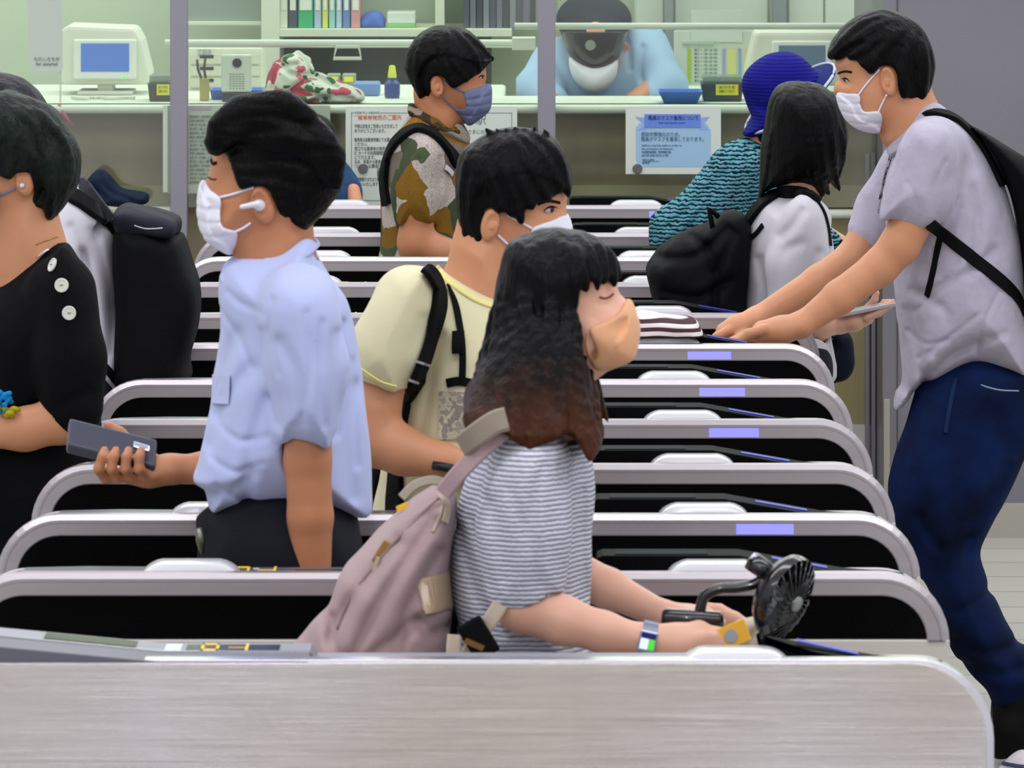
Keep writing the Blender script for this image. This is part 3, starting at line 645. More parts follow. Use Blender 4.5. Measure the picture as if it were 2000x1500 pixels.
# ---------------------------------------------------------------- man in the pale blue shirt, phone in hand
def man_phone():
    yc = 10.24; R = person('person in pale blue short sleeved shirt with white mask and earbud, holding a phone', 560, yc)
    head = [(520, 206), (460, 228), (424, 275), (413, 318), (408, 340), (399, 362), (390, 378), (394, 398), (388, 425), (400, 462), (430, 486), (470, 480), (520, 455), (575, 440), (625, 400), (655, 340), (655, 280), (620, 230), (570, 208)]
    v = Vol(110, 170, 760, 1420, yc, .30, .004)
    v.poly(head, .076, R=.085)
    v.cone((528, 430, yc), (545, 545, yc), .060, .066, .03)
    v.poly([(470, 440), (466, 500), (470, 560), (600, 560), (600, 420), (540, 400)], .052, R=.05, k=.02)
    v.poly([(480, 540), (455, 620), (445, 800), (440, 1000), (440, 1100), (670, 1100), (670, 900), (655, 700), (620, 570), (580, 520)], .12, k=.03)
    ear(v, 514, 400, yc-.074, .034, .25, -1)
    ya = yc-.185
    v.chain([(585, 590, yc-.15), (603, 720, ya), (601, 900, ya), (606, 1010, ya), (608, 1150, ya+.01)], [.050, .044, .0385, .037, .032], k=.010)
    hand(v, (608, 1165, ya+.01), (.02, 0, -1), (.2, 1, 0), s=-1, size=.95)
    yf = yc+.10
    v.chain([(600, 600, yc+.15), (560, 780, yc+.17), (480, 890, yc+.15), (400, 915, yf+.01), (322, 916, yf)], [.05, .045, .036, .027, .022], k=.012)
    # phone hand: palm under the phone, fingers round its near edge, thumb beyond
    v.chain([(330, 917, yf), (290, 925, yf), (255, 928, yf-.005)], [.022, .020, .016], k=.02, ys=1.4)
    for i, (x, dx) in enumerate(((190, 10), (216, 6), (243, 4), (270, 2))):
        v.chain([(275+i*8, 930, yf-.01-.006*i), (x+16, 934-i*2, yf-.032), (x+2, 916, yf-.052), (x+dx, 893, yf-.052), (x+dx+4, 880, yf-.042)], [.0095, .0092, .0088, .0084, .0075], k=.004)
    v.chain([(305, 905, yf+.025), (265, 872, yf+.035), (232, 846, yf+.036), (212, 832, yf+.034)], [.014, .0115, .0105, .0085], k=.008)
    v.mesh('body', skin_c, R)
    # nails, brow
    cord('eyebrow', v, [(414, 313), (417, 320), (424, 318)], .003, brow_m, R)
    cord('eyelid', v, [(408, 347), (416, 351), (424, 350)], .0012, brow_m, R)
    # hair
    h = Vol(400, 165, 680, 470, yc, .13, .003)
    hp = [(413, 298), (411, 268), (420, 236), (440, 213), (470, 198), (505, 192), (545, 193), (585, 205), (605, 226), (632, 246), (656, 280), (668, 325), (666, 368), (650, 402), (622, 432), (600, 455), (578, 450), (558, 440), (545, 420), (537, 398), (530, 378), (516, 364), (494, 364), (470, 370), (460, 350), (452, 325), (443, 305), (436, 292), (425, 296)]
    h.poly(hp, .092, R=.085, hull=[head], grow=.002, clip=hp, ck=.006, cedge=yc-.07)
    # swept quiff and crown tuft
    for a in ([(420, 290), (432, 245), (480, 215), (560, 225)], [(425, 275), (460, 250), (520, 240), (590, 260)], [(440, 225), (500, 208), (560, 205), (610, 235)], [(600, 250), (630, 270), (650, 310), (655, 360)], [(470, 260), (540, 270), (600, 290), (640, 340)]):
        h.chain([(p[0], p[1], yc-.085+.02*(i == 0)) for i, p in enumerate(a)], [.009, .013, .013, .006], k=.02, n=4)
    h.noise(.003, (30, 40, 60), 2); h.noise(.0012, (70, 200, 260), 5)
    h.mesh('hair', hair_m, R)
    fade = M('clipped_hair', '#2a211c', .8, bump=.3, bscale=300)
    # mask
    mk = Vol(370, 340, 480, 515, yc, .12, .003)
    mp = [(393, 353), (385, 373), (381, 405), (386, 438), (396, 468), (418, 486), (451, 501), (461, 476), (464, 452), (450, 447), (436, 441), (431, 418), (432, 386), (412, 372)]
    mk.poly(mp, .084, R=.07, hull=[head], grow=.0035, clip=mp, ck=.004, cedge=yc-.05)
    mk.crease([[(384, 400), (405, 404), (430, 402)], [(386, 425), (405, 430), (434, 428)], [(397, 455), (420, 458), (450, 455)]], .0018, .003)
    mk.noise(.0008, (60, 60, 80), 4); m_ = mk.mesh('face_mask', mask_w, R)
    cord('ear_loop', v, [(431, 386), (455, 380), (480, 371), (497, 366)], .0022, mask_w, m_, off=.003)
    cord('ear_loop', v, [(458, 451), (475, 444), (490, 434)], .0022, mask_w, m_, off=.003)
    # earbud
    p, n = v.hit(505, 401, .008); e = Vol(460, 380, 520, 420, p[1], .05, .002)
    e.ell(W(507, 401, p[1]), (.010, .010, .010), k=.002); e.chain([W(503, 398, p[1]-.006), W(472, 404, p[1]-.010)], [.0062, .0042], k=.004)
    e.mesh('earbud', white_pl, R)
    # shirt
    cl = M('pale_blue_cotton', '#b2bbe2', .8, bump=.25, bscale=11, sheen=.2)
    s = Vol(350, 440, 740, 1130, yc, .30, .0045)
    body = [(455, 505), (430, 540), (426, 580), (431, 640), (422, 690), (413, 730), (406, 790), (394, 840), (380, 900), (371, 935), (392, 965), (412, 1008), (450, 1005), (500, 1007), (560, 1009), (640, 1003), (696, 1008), (722, 1000), (722, 940), (716, 840), (706, 750), (697, 690), (690, 645), (675, 590), (651, 550), (625, 505), (600, 462), (540, 480)]
    s.poly(body, .185, R=.16, k=.02)
    s.poly([(585, 533), (546, 545), (520, 590), (518, 640), (527, 715), (540, 780), (551, 852), (567, 841), (597, 846), (626, 858), (641, 866), (652, 830), (664, 760), (664, 680), (660, 610), (641, 562), (612, 540)], .068, y=yc-.205, k=.035)
    s.poly([(590, 560), (540, 600), (540, 700), (560, 820), (640, 820), (655, 700), (640, 600)], .068, y=yc+.2, k=.035)
    s.noise(.006, (14, 14, 7), 11); s.noise(.0025, (40, 30, 22), 12)
    s.crease([[(518, 640), (525, 720), (545, 815)], [(664, 640), (667, 740), (655, 850)]], .010, .008, y=yc-.12)
    s.crease([[(500, 700), (450, 760), (420, 860)], [(470, 640), (440, 720), (430, 800)], [(500, 900), (440, 950), (400, 960)], [(530, 760), (500, 850), (490, 960)], [(690, 750), (680, 850), (690, 960)], [(560, 640), (590, 700), (600, 790)]], .007, .013)
    s.crease([[(430, 600), (470, 640), (500, 700)], [(440, 820), (480, 840), (530, 830)], [(420, 880), (470, 900), (520, 880)], [(545, 560), (540, 620), (555, 700)], [(610, 580), (620, 680), (600, 780)], [(640, 600), (635, 700), (645, 800)], [(690, 700), (695, 800), (700, 900)], [(450, 560), (480, 580), (520, 590)], [(430, 930), (480, 960), (540, 970)]], .004, .006)
    s.chain([(560, 1020, yc-.1), (600, 1010, yc-.19), (640, 1020, yc-.1)], [.01, .01, .01], k=.03, op='cut')
    # hollow neck and cuffs
    s.chain([(585, 590, yc-.15), (603, 720, ya), (602, 820, ya)], [.064, .060, .048], k=.03)
    s.cone((533, 440, yc), (545, 520, yc), .062, .066, .006, op='cut')
    s.chain([(603, 800, ya), (601, 900, ya)], [.040, .044], k=.006, op='cut')
    s.mesh('shirt', cl, R)
    c = Vol(410, 430, 660, 600, yc, .16, .003)
    cp = [(594, 455), (540, 478), (500, 493), (471, 506), (443, 526), (424, 543), (430, 556), (448, 578), (456, 588), (475, 566), (520, 535), (570, 512), (622, 490), (610, 468)]
    c.poly([(600, 452), (540, 470), (470, 500), (425, 540), (440, 590), (520, 570), (640, 530), (630, 480)], .105, R=.09, clip=cp, ck=.004, cedge=yc-.08)
    c.cone((530, 400, yc), (545, 545, yc), .064, .066, .01, op='cut'); c.noise(.002, (40, 40, 40), 2)
    cc = c.mesh('collar', cl, R)
    # chest pocket
    p = [s.hit(a, b, .003)[0] for a, b in ((418, 732), (452, 734), (450, 790), (416, 788))]
    MB().add([*p, *[q+np.array([0, .004, 0]) for q in p]], [(0, 1, 2, 3), (7, 6, 5, 4), (0, 4, 5, 1), (1, 5, 6, 2), (2, 6, 7, 3), (3, 7, 4, 0)]).build('pocket', cl, R)
    # trousers
    nv = M('black_trousers', '#0e1118', .7, bump=.2, bscale=30)
    zz = lambda px, py, y: W(px, py, y)
    legs('trousers', R, nv, [zz(555, 1120, yc-.10), zz(545, 1120, yc+.10)], [zz(520, 1620, yc-.10), zz(600, 1600, yc+.10)], [zz(560, 2100, yc-.10), zz(680, 2080, yc+.10)], r=(.115, .07, .055), waist=(.135, .18, .15),
         extra=lambda v: v.poly([(402, 1000), (396, 1060), (400, 1180), (420, 1260), (690, 1260), (698, 1150), (690, 1040), (668, 990)], .17, y=yc, k=.03))
    b = MB(); c0 = W(388, 1032, yc-.17); b.tube([c0, c0+[.003, 0, -.02], c0+[.006, 0, -.042]], [.006, .008, .003], 8); b.build('belt_clip', M('dull_metal', '#77786c', .35, .9), R, smooth=True)
    # phone
    ph = MB(); cph = W(218, 872, yf); ph.quad3(cph, W(300, 892, yf)-cph+[.004, -.01, 0], np.array([0, .026, .020]), np.array([.002, -.007, .009]))
    ph = ph.build('phone', M('phone_case_navy', '#2d3044', .35, coat=.3), None, bevel=.005, seg=3); tag(ph, 'dark navy phone held out by the person in the pale blue shirt', 'phone')
    cam_ = MB(); q = W(278, 877, yf)+[0, -.028, 0.006]; cam_.quad3(q, [.014, -.002, -.004], [0, .006, .004], [.0003, -.002, .003]); cam_.build('camera_bump', M('phone_silver', '#b8bfd2', .2, .8), ph, bevel=.002)
man_phone()
# ---------------------------------------------------------------- woman with long hair, grey striped tee, pink backpack
def girl():
    yc = 9.40; R = person('person with long black to brown hair and beige face mask, grey striped t-shirt', 1050, yc)
    head = [(1060, 462), (1000, 490), (980, 560), (990, 640), (1040, 700), (1090, 715), (1130, 722), (1160, 728), (1195, 722), (1222, 706), (1236, 680), (1240, 650), (1236, 625), (1240, 607), (1226, 588), (1211, 574), (1205, 556), (1204, 530), (1185, 495), (1140, 466)]
    v = Vol(860, 440, 1480, 1420, yc, .30, .004)
    v.poly(head, .074, R=.085)
    v.cone((1095, 690, yc), (1050, 850, yc), .052, .058, .03)
    v.poly([(1040, 700), (1030, 820), (1130, 830), (1150, 745), (1165, 722), (1100, 690)], .045, R=.045, k=.02)
    v.poly([(1000, 830), (940, 900), (930, 1100), (930, 1300), (1110, 1300), (1120, 1100), (1120, 950), (1100, 850)], .11, k=.03)
    v.ell((1146, 660, yc-.066), (.016, .010, .028), (0, .1, -.3), k=.008)
    ya = yc-.16
    v.chain([(1040, 900, yc-.12), (1025, 1050, ya), (1022, 1180, ya-.01), (1100, 1212, ya-.015), (1180, 1235, ya-.01), (1262, 1252, ya)], [.045, .044, .042, .036, .030, .023], k=.012)
    v.chain([(1270, 1253, ya), (1320, 1258, ya), (1362, 1254, ya)], [.024, .028, .024], k=.02)
    # near fist holding the card
    for i in range(4):
        a = (1350+4*i, 1248+i*11, ya-.012+.012*(i > 1)); v.chain([a, (1392+2*i-i*i*2, 1243+i*13, ya-.018), (1412-i*5, 1262+i*10, ya-.004), (1392-i*4, 1276+i*8, ya+.016)], [.012, .0105, .0095, .008], k=.005)
    v.chain([(1318, 1240, ya+.014), (1365, 1229, ya+.012), (1402, 1240, ya+.008), (1430, 1258, ya+.002)], [.016, .0125, .0108, .0085], k=.008)
    # far arm and hand
    yf = yc+.13
    v.chain([(1060, 920, yc+.14), (1075, 1050, yc+.16), (1100, 1110, yf+.02), (1190, 1150, yf), (1300, 1204, yf-.05)], [.042, .04, .037, .030, .021], k=.012)
    yg = yf-.05
    v.chain([(1300, 1204, yg), (1345, 1216, yg), (1380, 1218, yg)], [.022, .026, .022], k=.015)
    for i in range(4):
        v.chain([(1375, 1190+i*11, yg), (1405+3*i, 1192+i*11, yg-.008), (1437-3*i, 1206+i*9, yg-.016), (1456-7*i, 1216+i*8, yg-.02)], [.0115, .010, .0085, .007], k=.004)
    v.chain([(1340, 1204, yg-.02), (1378, 1200, yg-.04), (1408, 1216, yg-.05)], [.014, .011, .0085], k=.008)
    v.crease([[(1165, 584), (1182, 590), (1196, 584)]], .004, .004); v.mesh('body', skin_b, R)
    cord('eyelid', v, [(1170, 580), (1180, 583), (1190, 580), (1197, 574)], .0016, M('lash', '#6b3a30', .7), R)
    cord('eyebrow', v, [(1168, 557), (1184, 551), (1199, 553)], .0018, M('brow_brown', '#8a5a4a', .8), R)
    hm = ramp_mat('brown_tipped_hair', 2, W(0, 690, yc)[2], W(0, 850, yc)[2], '#060507', '#44230f', nz=.03, rough=.38, bump=.35); hm.node_tree.nodes['Principled BSDF'].inputs['Specular IOR Level'].default_value = .1
    h = Vol(895, 435, 1225, 905, yc, .28, .003)
    hp = [(1055, 449), (1005, 466), (983, 493), (971, 540), (963, 590), (960, 650), (955, 700), (936, 736), (917, 770), (906, 800), (914, 826), (940, 835), (975, 830), (1005, 848), (1022, 862), (1033, 868), (1055, 858), (1080, 846), (1105, 832), (1128, 852), (1149, 885), (1166, 872), (1176, 848), (1168, 806), (1163, 768), (1148, 735), (1138, 710), (1128, 685), (1124, 635), (1121, 598), (1126, 574), (1138, 560), (1160, 552), (1178, 548), (1200, 549), (1212, 540), (1203, 515), (1187, 486), (1168, 464), (1137, 451), (1099, 446)]
    big = [(1055, 449), (1005, 466), (983, 493), (971, 540), (963, 590), (950, 650), (925, 700), (880, 760), (850, 850), (860, 960), (1240, 960), (1230, 850), (1190, 760), (1185, 660), (1195, 580), (1215, 545), (1203, 515), (1187, 486), (1168, 464), (1137, 451), (1099, 446)]
    h.poly(big, .10, R=.085, clip=hp, ck=.007, cedge=yc-.10, Tz=(600, .100, 820, .218))
    h.locks([[(1148, 470), (1160, 520), (1166, 568)], [(1165, 475), (1180, 515), (1180, 552)], [(1180, 485), (1196, 520), (1200, 556)], [(1186, 490), (1204, 520), (1212, 545)], [(1120, 480), (1135, 530), (1146, 566)], [(1100, 470), (1118, 540), (1124, 600)]], .0075, .0015, k=.008)
    L = []
    for x, y, x2, y2 in ((962, 640, 915, 826), (968, 600, 940, 842), (980, 560, 972, 838), (998, 600, 1004, 852), (1020, 560, 1033, 872), (1045, 610, 1056, 864), (1070, 580, 1082, 850), (1092, 630, 1106, 836), (1108, 600, 1130, 858), (1116, 640, 1150, 895), (1122, 660, 1167, 880), (1132, 700, 1178, 856)):
        L.append([(x, y), ((x+x2)/2-4, (y+y2)/2), (x2, y2)])
    h.locks(L+[[(a[0][0]+11, a[0][1]+5), (a[1][0]+12, a[1][1]-20), (a[2][0]+10, a[2][1]-30)] for a in L], .011, .0015, k=.006, sink=.25)
    h.noise(.0025, (90, 60, 10), 2); h.noise(.0014, (260, 120, 12), 5); h.mesh('hair', hm, R)
    mk = Vol(1120, 575, 1270, 740, yc, .12, .003)
    mp = [(1228, 588), (1241, 602), (1250, 622), (1254, 646), (1249, 676), (1238, 702), (1212, 718), (1181, 725), (1166, 722), (1155, 706), (1163, 697), (1164, 676), (1155, 650), (1155, 638), (1180, 626), (1207, 612)]
    mk.poly(mp, .086, R=.075, hull=[head], grow=.003, clip=mp, ck=.005, cedge=yc-.05)
    mk.noise(.0018, (40, 40, 60), 4); m_ = mk.mesh('face_mask', M('beige_mask_fabric', '#dba47c', .8, sheen=.2), R)
    cord('ear_loop', v, [(1157, 645), (1150, 650), (1146, 668), (1150, 690), (1158, 703)], .002, MATS['beige_mask_fabric'], m_, off=.003)
    # tee
    tm = stripe_mat('grey_striped_knit', '#8d909b', '#d3d4e2', 42, 'Z', 1.2, thr=.42, bump=.5)
    s = Vol(850, 815, 1180, 1330, yc, .29, .004)
    s.poly([(1010, 836), (960, 868), (925, 910), (905, 950), (890, 1010), (879, 1100), (883, 1175), (895, 1225), (890, 1310), (1140, 1310), (1150, 1230), (1150, 1180), (1156, 1097), (1156, 1040), (1158, 960), (1152, 900), (1140, 868), (1090, 838)], .155, R=.13, k=.02)
    s.poly([(1040, 850), (985, 880), (945, 950), (930, 1030), (938, 1093), (955, 1135), (977, 1178), (1018, 1168), (1061, 1153), (1103, 1160), (1112, 1100), (1118, 1020), (1110, 930), (1090, 870)], .075, y=yc-.165, k=.035)
    s.poly([(1050, 860), (1000, 930), (1000, 1050), (1040, 1130), (1115, 1130), (1120, 1020), (1110, 900)], .07, y=yc+.17, k=.035)
    s.noise(.006, (16, 16, 7), 21); s.noise(.002, (45, 30, 22), 22)
    s.crease([[(1060, 880), (1035, 1000), (1060, 1140)], [(1095, 880), (1085, 1000), (1098, 1150)], [(1130, 900), (1125, 1050), (1135, 1200)], [(960, 950), (985, 1050), (1000, 1160)], [(900, 1030), (930, 1130), (960, 1200)]], .008, .012); s.crease([[(1000, 920), (1020, 1000), (1010, 1080)], [(1075, 900), (1070, 1000), (1080, 1120)], [(1140, 950), (1138, 1050), (1145, 1160)], [(920, 1000), (950, 1080), (980, 1140)]], .004, .006)
    s.chain([(1040, 900, yc-.12), (1025, 1050, ya), (1022, 1150, ya-.01)], [.058, .056, .054], k=.03)
    s.cone((1095, 690, yc), (1050, 850, yc), .062, .064, .006, op='cut'); s.chain([(1025, 1100, ya), (1030, 1190, ya)], [.050, .056], k=.008, op='cut'); s.mesh('shirt', tm, R)
    dn = M('blue_denim', '#2c4a7c', .8, noise=.15, nscale=20, bump=.2)
    legs('jeans', R, dn, [W(1020, 1440, yc-.09), W(1020, 1440, yc+.09)], [W(1120, 1850, yc-.1), W(980, 1850, yc+.1)], [W(1100, 2420, yc-.1), W(860, 2420, yc+.1)], r=(.10, .065, .05), waist=(.115, .14, .12), toe=1, extra=lambda v: v.poly([(945, 1285), (940, 1400), (1130, 1400), (1130, 1285)], .14, y=yc, k=.03))
    # wrist watch
    w0 = W(1264, 1253, ya); d = unit(W(1264, 1253, ya)-W(1180, 1235, ya)); a = unit(np.cross(d, [0, 1, 0])); b = np.cross(d, a)
    wa = MB(); ring = []; K = 20
    for j in range(K):
        q = 2*math.pi*j/K; ring.append(w0+a*.030*math.cos(q)+b*.030*math.sin(q))
    V = []
    for t in (-.011, .011):
        for rr in (.0285, .0315): V += [w0+d*t+(p-w0)/.030*rr for p in ring]
    Fc = [(r1*K+j, r1*K+(j+1) % K, r2*K+(j+1) % K, r2*K+j) for r1, r2 in ((0, 1), (1, 3), (3, 2), (2, 0)) for j in range(K)]
    wo = wa.add(V, Fc).build('wrist_watch', M('watch_grey', '#74788a', .4, .5), None, smooth=False); tag(wo, 'grey smart watch on the near wrist of the long-haired person', 'watch')
    c = w0+np.array([0, -.0325, .004]); up = unit(a if a[2] > 0 else -a)
    MB().quad3(c, d*.014, np.array([0, .003, 0]), up*.017).build('watch_case', M('watch_case', '#b7bccb', .3, .8), wo, bevel=.002)
    c = c+[0, -.0032, 0]
    MB().quad3(c+up*.010, d*.011, [0, .0006, 0], up*.004).build('screen_header', M('screen_navy', '#171c5c', .3, emit=.6), wo)
    MB().quad3(c-up*.003-d*.005, d*.006, [0, .0006, 0], up*.008).build('screen_panel', M('screen_pale', '#d5e4f5', .3, emit=.7), wo)
    MB().quad3(c-up*.003+d*.006, d*.005, [0, .0006, 0], up*.008).build('screen_tile', M('screen_green', '#57c641', .3, emit=.7), wo)
    bag(yc, s); fan(ya)
def bag(yc, shirt):
    pk = M('dusty_pink_nylon', '#a58d8e', .7, bump=.3, bscale=14, sheen=.15); tn = M('tan_leather', '#b3a391', .6, bump=.1); blk = strap_m; gold = M('gold_metal', '#a5814a', .35, .9)
    b = tag_root = thing('backpack', 'dusty pink backpack worn by the long-haired person in grey stripes', 'backpack', tuple(W(760, 1290, yc)))
    v = Vol(540, 800, 1010, 1400, yc, .24, .004)
    v.poly([(875, 950), (850, 952), (810, 975), (767, 1013), (732, 1045), (697, 1084), (667, 1119), (650, 1171), (630, 1210), (622, 1240), (625, 1300), (640, 1360), (860, 1370), (872, 1290), (884, 1197), (878, 1127), (889, 1045), (893, 980)], .15, R=.10, k=.02, flat=3)
    v.poly([(640, 1210), (600, 1243), (570, 1280), (566, 1330), (600, 1370), (700, 1370), (690, 1250)], .11, R=.07, k=.03)
    v.noise(.006, (18, 18, 10), 31); v.noise(.002, (50, 40, 30), 32)
    v.crease([[(850, 1000), (760, 1130), (680, 1290)], [(860, 1060), (800, 1170), (770, 1290)], [(780, 1040), (700, 1140), (650, 1230)], [(820, 1190), (750, 1240), (690, 1290)], [(870, 1210), (845, 1215), (820, 1190)], [(650, 1200), (660, 1250), (690, 1290)]], .008, .011)
    v.cutby(shirt, .002); v.mesh('main_bag', pk, b)
    cord('zipper', v, [(856, 975), (800, 1030), (740, 1095), (690, 1160), (660, 1230)], .0025, M('zip_tape', '#8a767a', .6), b)
    cord('zipper', v, [(866, 975), (858, 1010), (845, 1040)], .003, tn, b)
    for q in ([(862, 970), (872, 990), (866, 1020)],): ribbon('leather_tab', v, q, .014, .003, M('pale_leather', '#c0ab98', .6), b)
    ribbon('side_patch', v, [(822, 1168), (848, 1160), (874, 1152)], .055, .004, M('gold_beige_leather', '#b79f80', .45, bump=.1), b)
    ribbon('side_patch', v, [(826, 1140), (832, 1190)], .012, .006, M('cream_webbing', '#d8c8b4', .7), b)
    p, n = v.hit(750, 1080, .004); z = MB(); z.quad3(p, [.010, 0, .016], [0, .003, 0], [.006, 0, -.004]); z.build('zip_pull', gold, b, bevel=.002)
    p, n = v.hit(738, 1105, .004); z = MB(); z.quad3(p, [.004, 0, .012], [0, .002, 0], [.003, 0, -.001]); z.build('zip_pull', tn, b, bevel=.001)
    # shoulder straps (pad and webbing), buckle
    y = yc-.17
    def strap(name, pts, w, t, m, ys):
        pts = spline([list(q)+[k] for q, k in zip(pts, ys)], 5, False); X = [W(*q) for q in pts]; V = []
        for i in range(len(X)):
            tt = unit(X[min(i+1, len(X)-1)]-X[max(i-1, 0)]); nn = unit(np.array([0, -1, .25])-tt*(np.array([0, -1, .25])@tt)); sd = np.cross(tt, nn)
            for a_, b_ in ((-.5, -.5), (-.5, .2), (-.4, .5), (.4, .5), (.5, .2), (.5, -.5)): V.append(X[i]+sd*a_*w+nn*b_*t)
        K = len(X); return MB().add(V, [(i*6+j, i*6+(j+1) % 6, i*6+6+(j+1) % 6, i*6+6+j) for i in range(K-1) for j in range(6)]+[(5, 4, 3, 2, 1, 0), tuple(range(K*6-6, K*6))]).build(name, m, b, smooth=False)
    strap('shoulder_strap', [(866, 962), (900, 920), (945, 875), (990, 838), (1020, 822)], .026, .012, M('strap_pink', '#ab9295', .7), [y-.02, y-.035, y-.03, y-.02, y+.02])
    strap('shoulder_strap', [(905, 870), (930, 850), (965, 826), (990, 818)], .036, .014, M('strap_taupe', '#8f8377', .7), [y-.03, y-.06, y-.07, y-.07])
    strap('top_handle', [(785, 972), (810, 948), (845, 938), (878, 948)], .014, .008, M('handle_taupe', '#a39889', .6), [y+.06]*4)
    strap('lower_strap', [(978, 1180), (955, 1215), (930, 1250), (912, 1285)], .024, .006, tn, [y-.045, y-.05, y-.04, y-.03])
    strap('lower_strap', [(888, 1240), (886, 1265), (886, 1292)], .022, .006, MATS['cream_webbing'], [y, y, y])
    c = W(934, 1247, y-.055); MB().quad3(c, [.018, 0, .010], [0, .006, 0], [-.016, 0, .026]).build('buckle', blk, b, bevel=.004)
    MB().quad3(c+[-.006, -.007, -.008], [.014, 0, -.006], [0, .001, 0], [.002, 0, .004]).build('buckle_slot', gold, b)
    p, n = v.hit(800, 985, .004); MB().quad3(W(786, 990, p[1]), [.009, 0, .004], [0, .003, 0], [-.001, 0, .004]).build('yellow_tag', yellow, b)
def fan(ya):
    y = ya-.01; bk = M('gloss_black_plastic', '#08090b', .22, coat=.5)
    f = thing('portable_fan', 'black bendable portable fan held above the gate by the long-haired person', 'fan', tuple(W(1350, 1222, y)))
    yf = y+.05
    mb = MB(); mb.tube([W(1292, 1205, yf), W(1300, 1206, yf), W(1405, 1212, yf), W(1413, 1212, yf)], [.010, .0145, .0145, .010], 14); mb.build('battery_grip', bk, f, smooth=True)
    MB().tube([tuple(q) for q in spline([W(1366, 1200, yf), W(1376, 1165, yf), W(1405, 1150, yf), W(1440, 1148, yf), W(1475, 1140, yf), W(1492, 1128, yf)], 6, False)], .0085, 12).build('bendable_neck', bk, f, smooth=True)
    MB().tube([W(1478, 1122, yf), W(1487, 1107, yf), W(1497, 1093, yf)], [.022, .024, .018], 16).build('motor_knob', bk, f, smooth=True)
    MB().tube([W(1470, 1100, yf), W(1482, 1093, yf)], [.010, .013], 12).build('charging_cap', M('violet_white', '#d6d0f2', .3), f, smooth=True)
    c = W(1532, 1166, yf); ax = unit([.72, -.55, -.35]); u = unit(np.cross(ax, [0, 0, 1])); w = np.cross(u, ax)
    V = []; K = 32; rad = .058
    sh = MB()
    for rr, hh in ((.05, -.03), (.45, -.03), (.8, -.024), (1, -.010), (1.03, 0), (1, .010)):
        V += [c+ax*hh+(u*math.cos(q)+w*math.sin(q)*1.15)*rad*rr for q in [2*math.pi*j/K for j in range(K)]]
    sh.add(V, [(i*K+j, i*K+(j+1) % K, (i+1)*K+(j+1) % K, (i+1)*K+j) for i in range(5) for j in range(K)]+[tuple(range(K))]).build('fan_housing', bk, f, smooth=True)
    for k in range(24):
        q = 2*math.pi*k/24; d = u*math.cos(q)+w*math.sin(q)*1.15; q2 = q+.5; d2 = u*math.cos(q2)+w*math.sin(q2)*1.15
        MB().tube([c+ax*.024+d*.012, c+ax*.024+(d*.6+d2*.4)*rad*.55, c+ax*.010+d2*rad], .0013, 6).build('grille_wire', bk, f, smooth=True)
    MB().tube([c+ax*.018, c+ax*.027], [.014, .012], 16).build('grille_hub', M('silver_badge', '#9aa09c', .3, .8), f, smooth=True)
    for k in range(5):
        q = 2*math.pi*k/5; d = u*math.cos(q)+w*math.sin(q)*1.1; e = u*math.cos(q+.7)+w*math.sin(q+.7)*1.1
        MB().add([c+d*.010+ax*.004, c+e*.010-ax*.004, c+e*rad*.85-ax*.004, c+d*rad*.85+ax*.008, c+d*.010+ax*.006, c+e*.010-ax*.002, c+e*rad*.85-ax*.002, c+d*rad*.85+ax*.010], [(0, 1, 2, 3), (7, 6, 5, 4), (0, 3, 7, 4), (1, 5, 6, 2), (2, 6, 7, 3), (0, 4, 5, 1)]).build('fan_blade', M('blade_dark', '#2a2f31', .25, coat=.4), f)
    MB().tube([W(1495, 1200, yf-.03), W(1512, 1165, yf-.035)], .008, 10).build('label_strip', M('label_grey', '#777a80', .5), f, smooth=True)
    # commuter card, tote
    cd = MB().quad3(W(1432, 1240, ya-.012), [.022, 0, .009], [0, .0012, 0], [.006, -.001, -.016]).build('pass_case', M('card_yellow', '#e8ac2c', .5), None, bevel=.001); tag(cd, 'yellow commuter pass case pinched between the fingers over the gate', 'pass case')
    MB().tube([W(1428, 1242, ya-.015), W(1428, 1242, ya-.0135)], [.010, .010], 20).build('pass_window', M('card_grey', '#8e939b', .3), cd)
    t = Vol(1380, 1195, 1530, 1320, ya+.12, .06, .0035); t.poly([(1436, 1216), (1460, 1208), (1480, 1206), (1498, 1225), (1514, 1236), (1515, 1262), (1514, 1300), (1395, 1300), (1398, 1265), (1420, 1240)], .03, R=.02, flat=3)
    t.noise(.003, (40, 30, 30), 7); t.crease([[(1480, 1225), (1455, 1250), (1440, 1262)]], .006, .006); o = t.mesh('tote_bag', M('cream_canvas', '#c9bda9', .85, bump=.1), None); tag(o, 'small cream canvas bag behind the yellow pass case', 'bag')
girl()
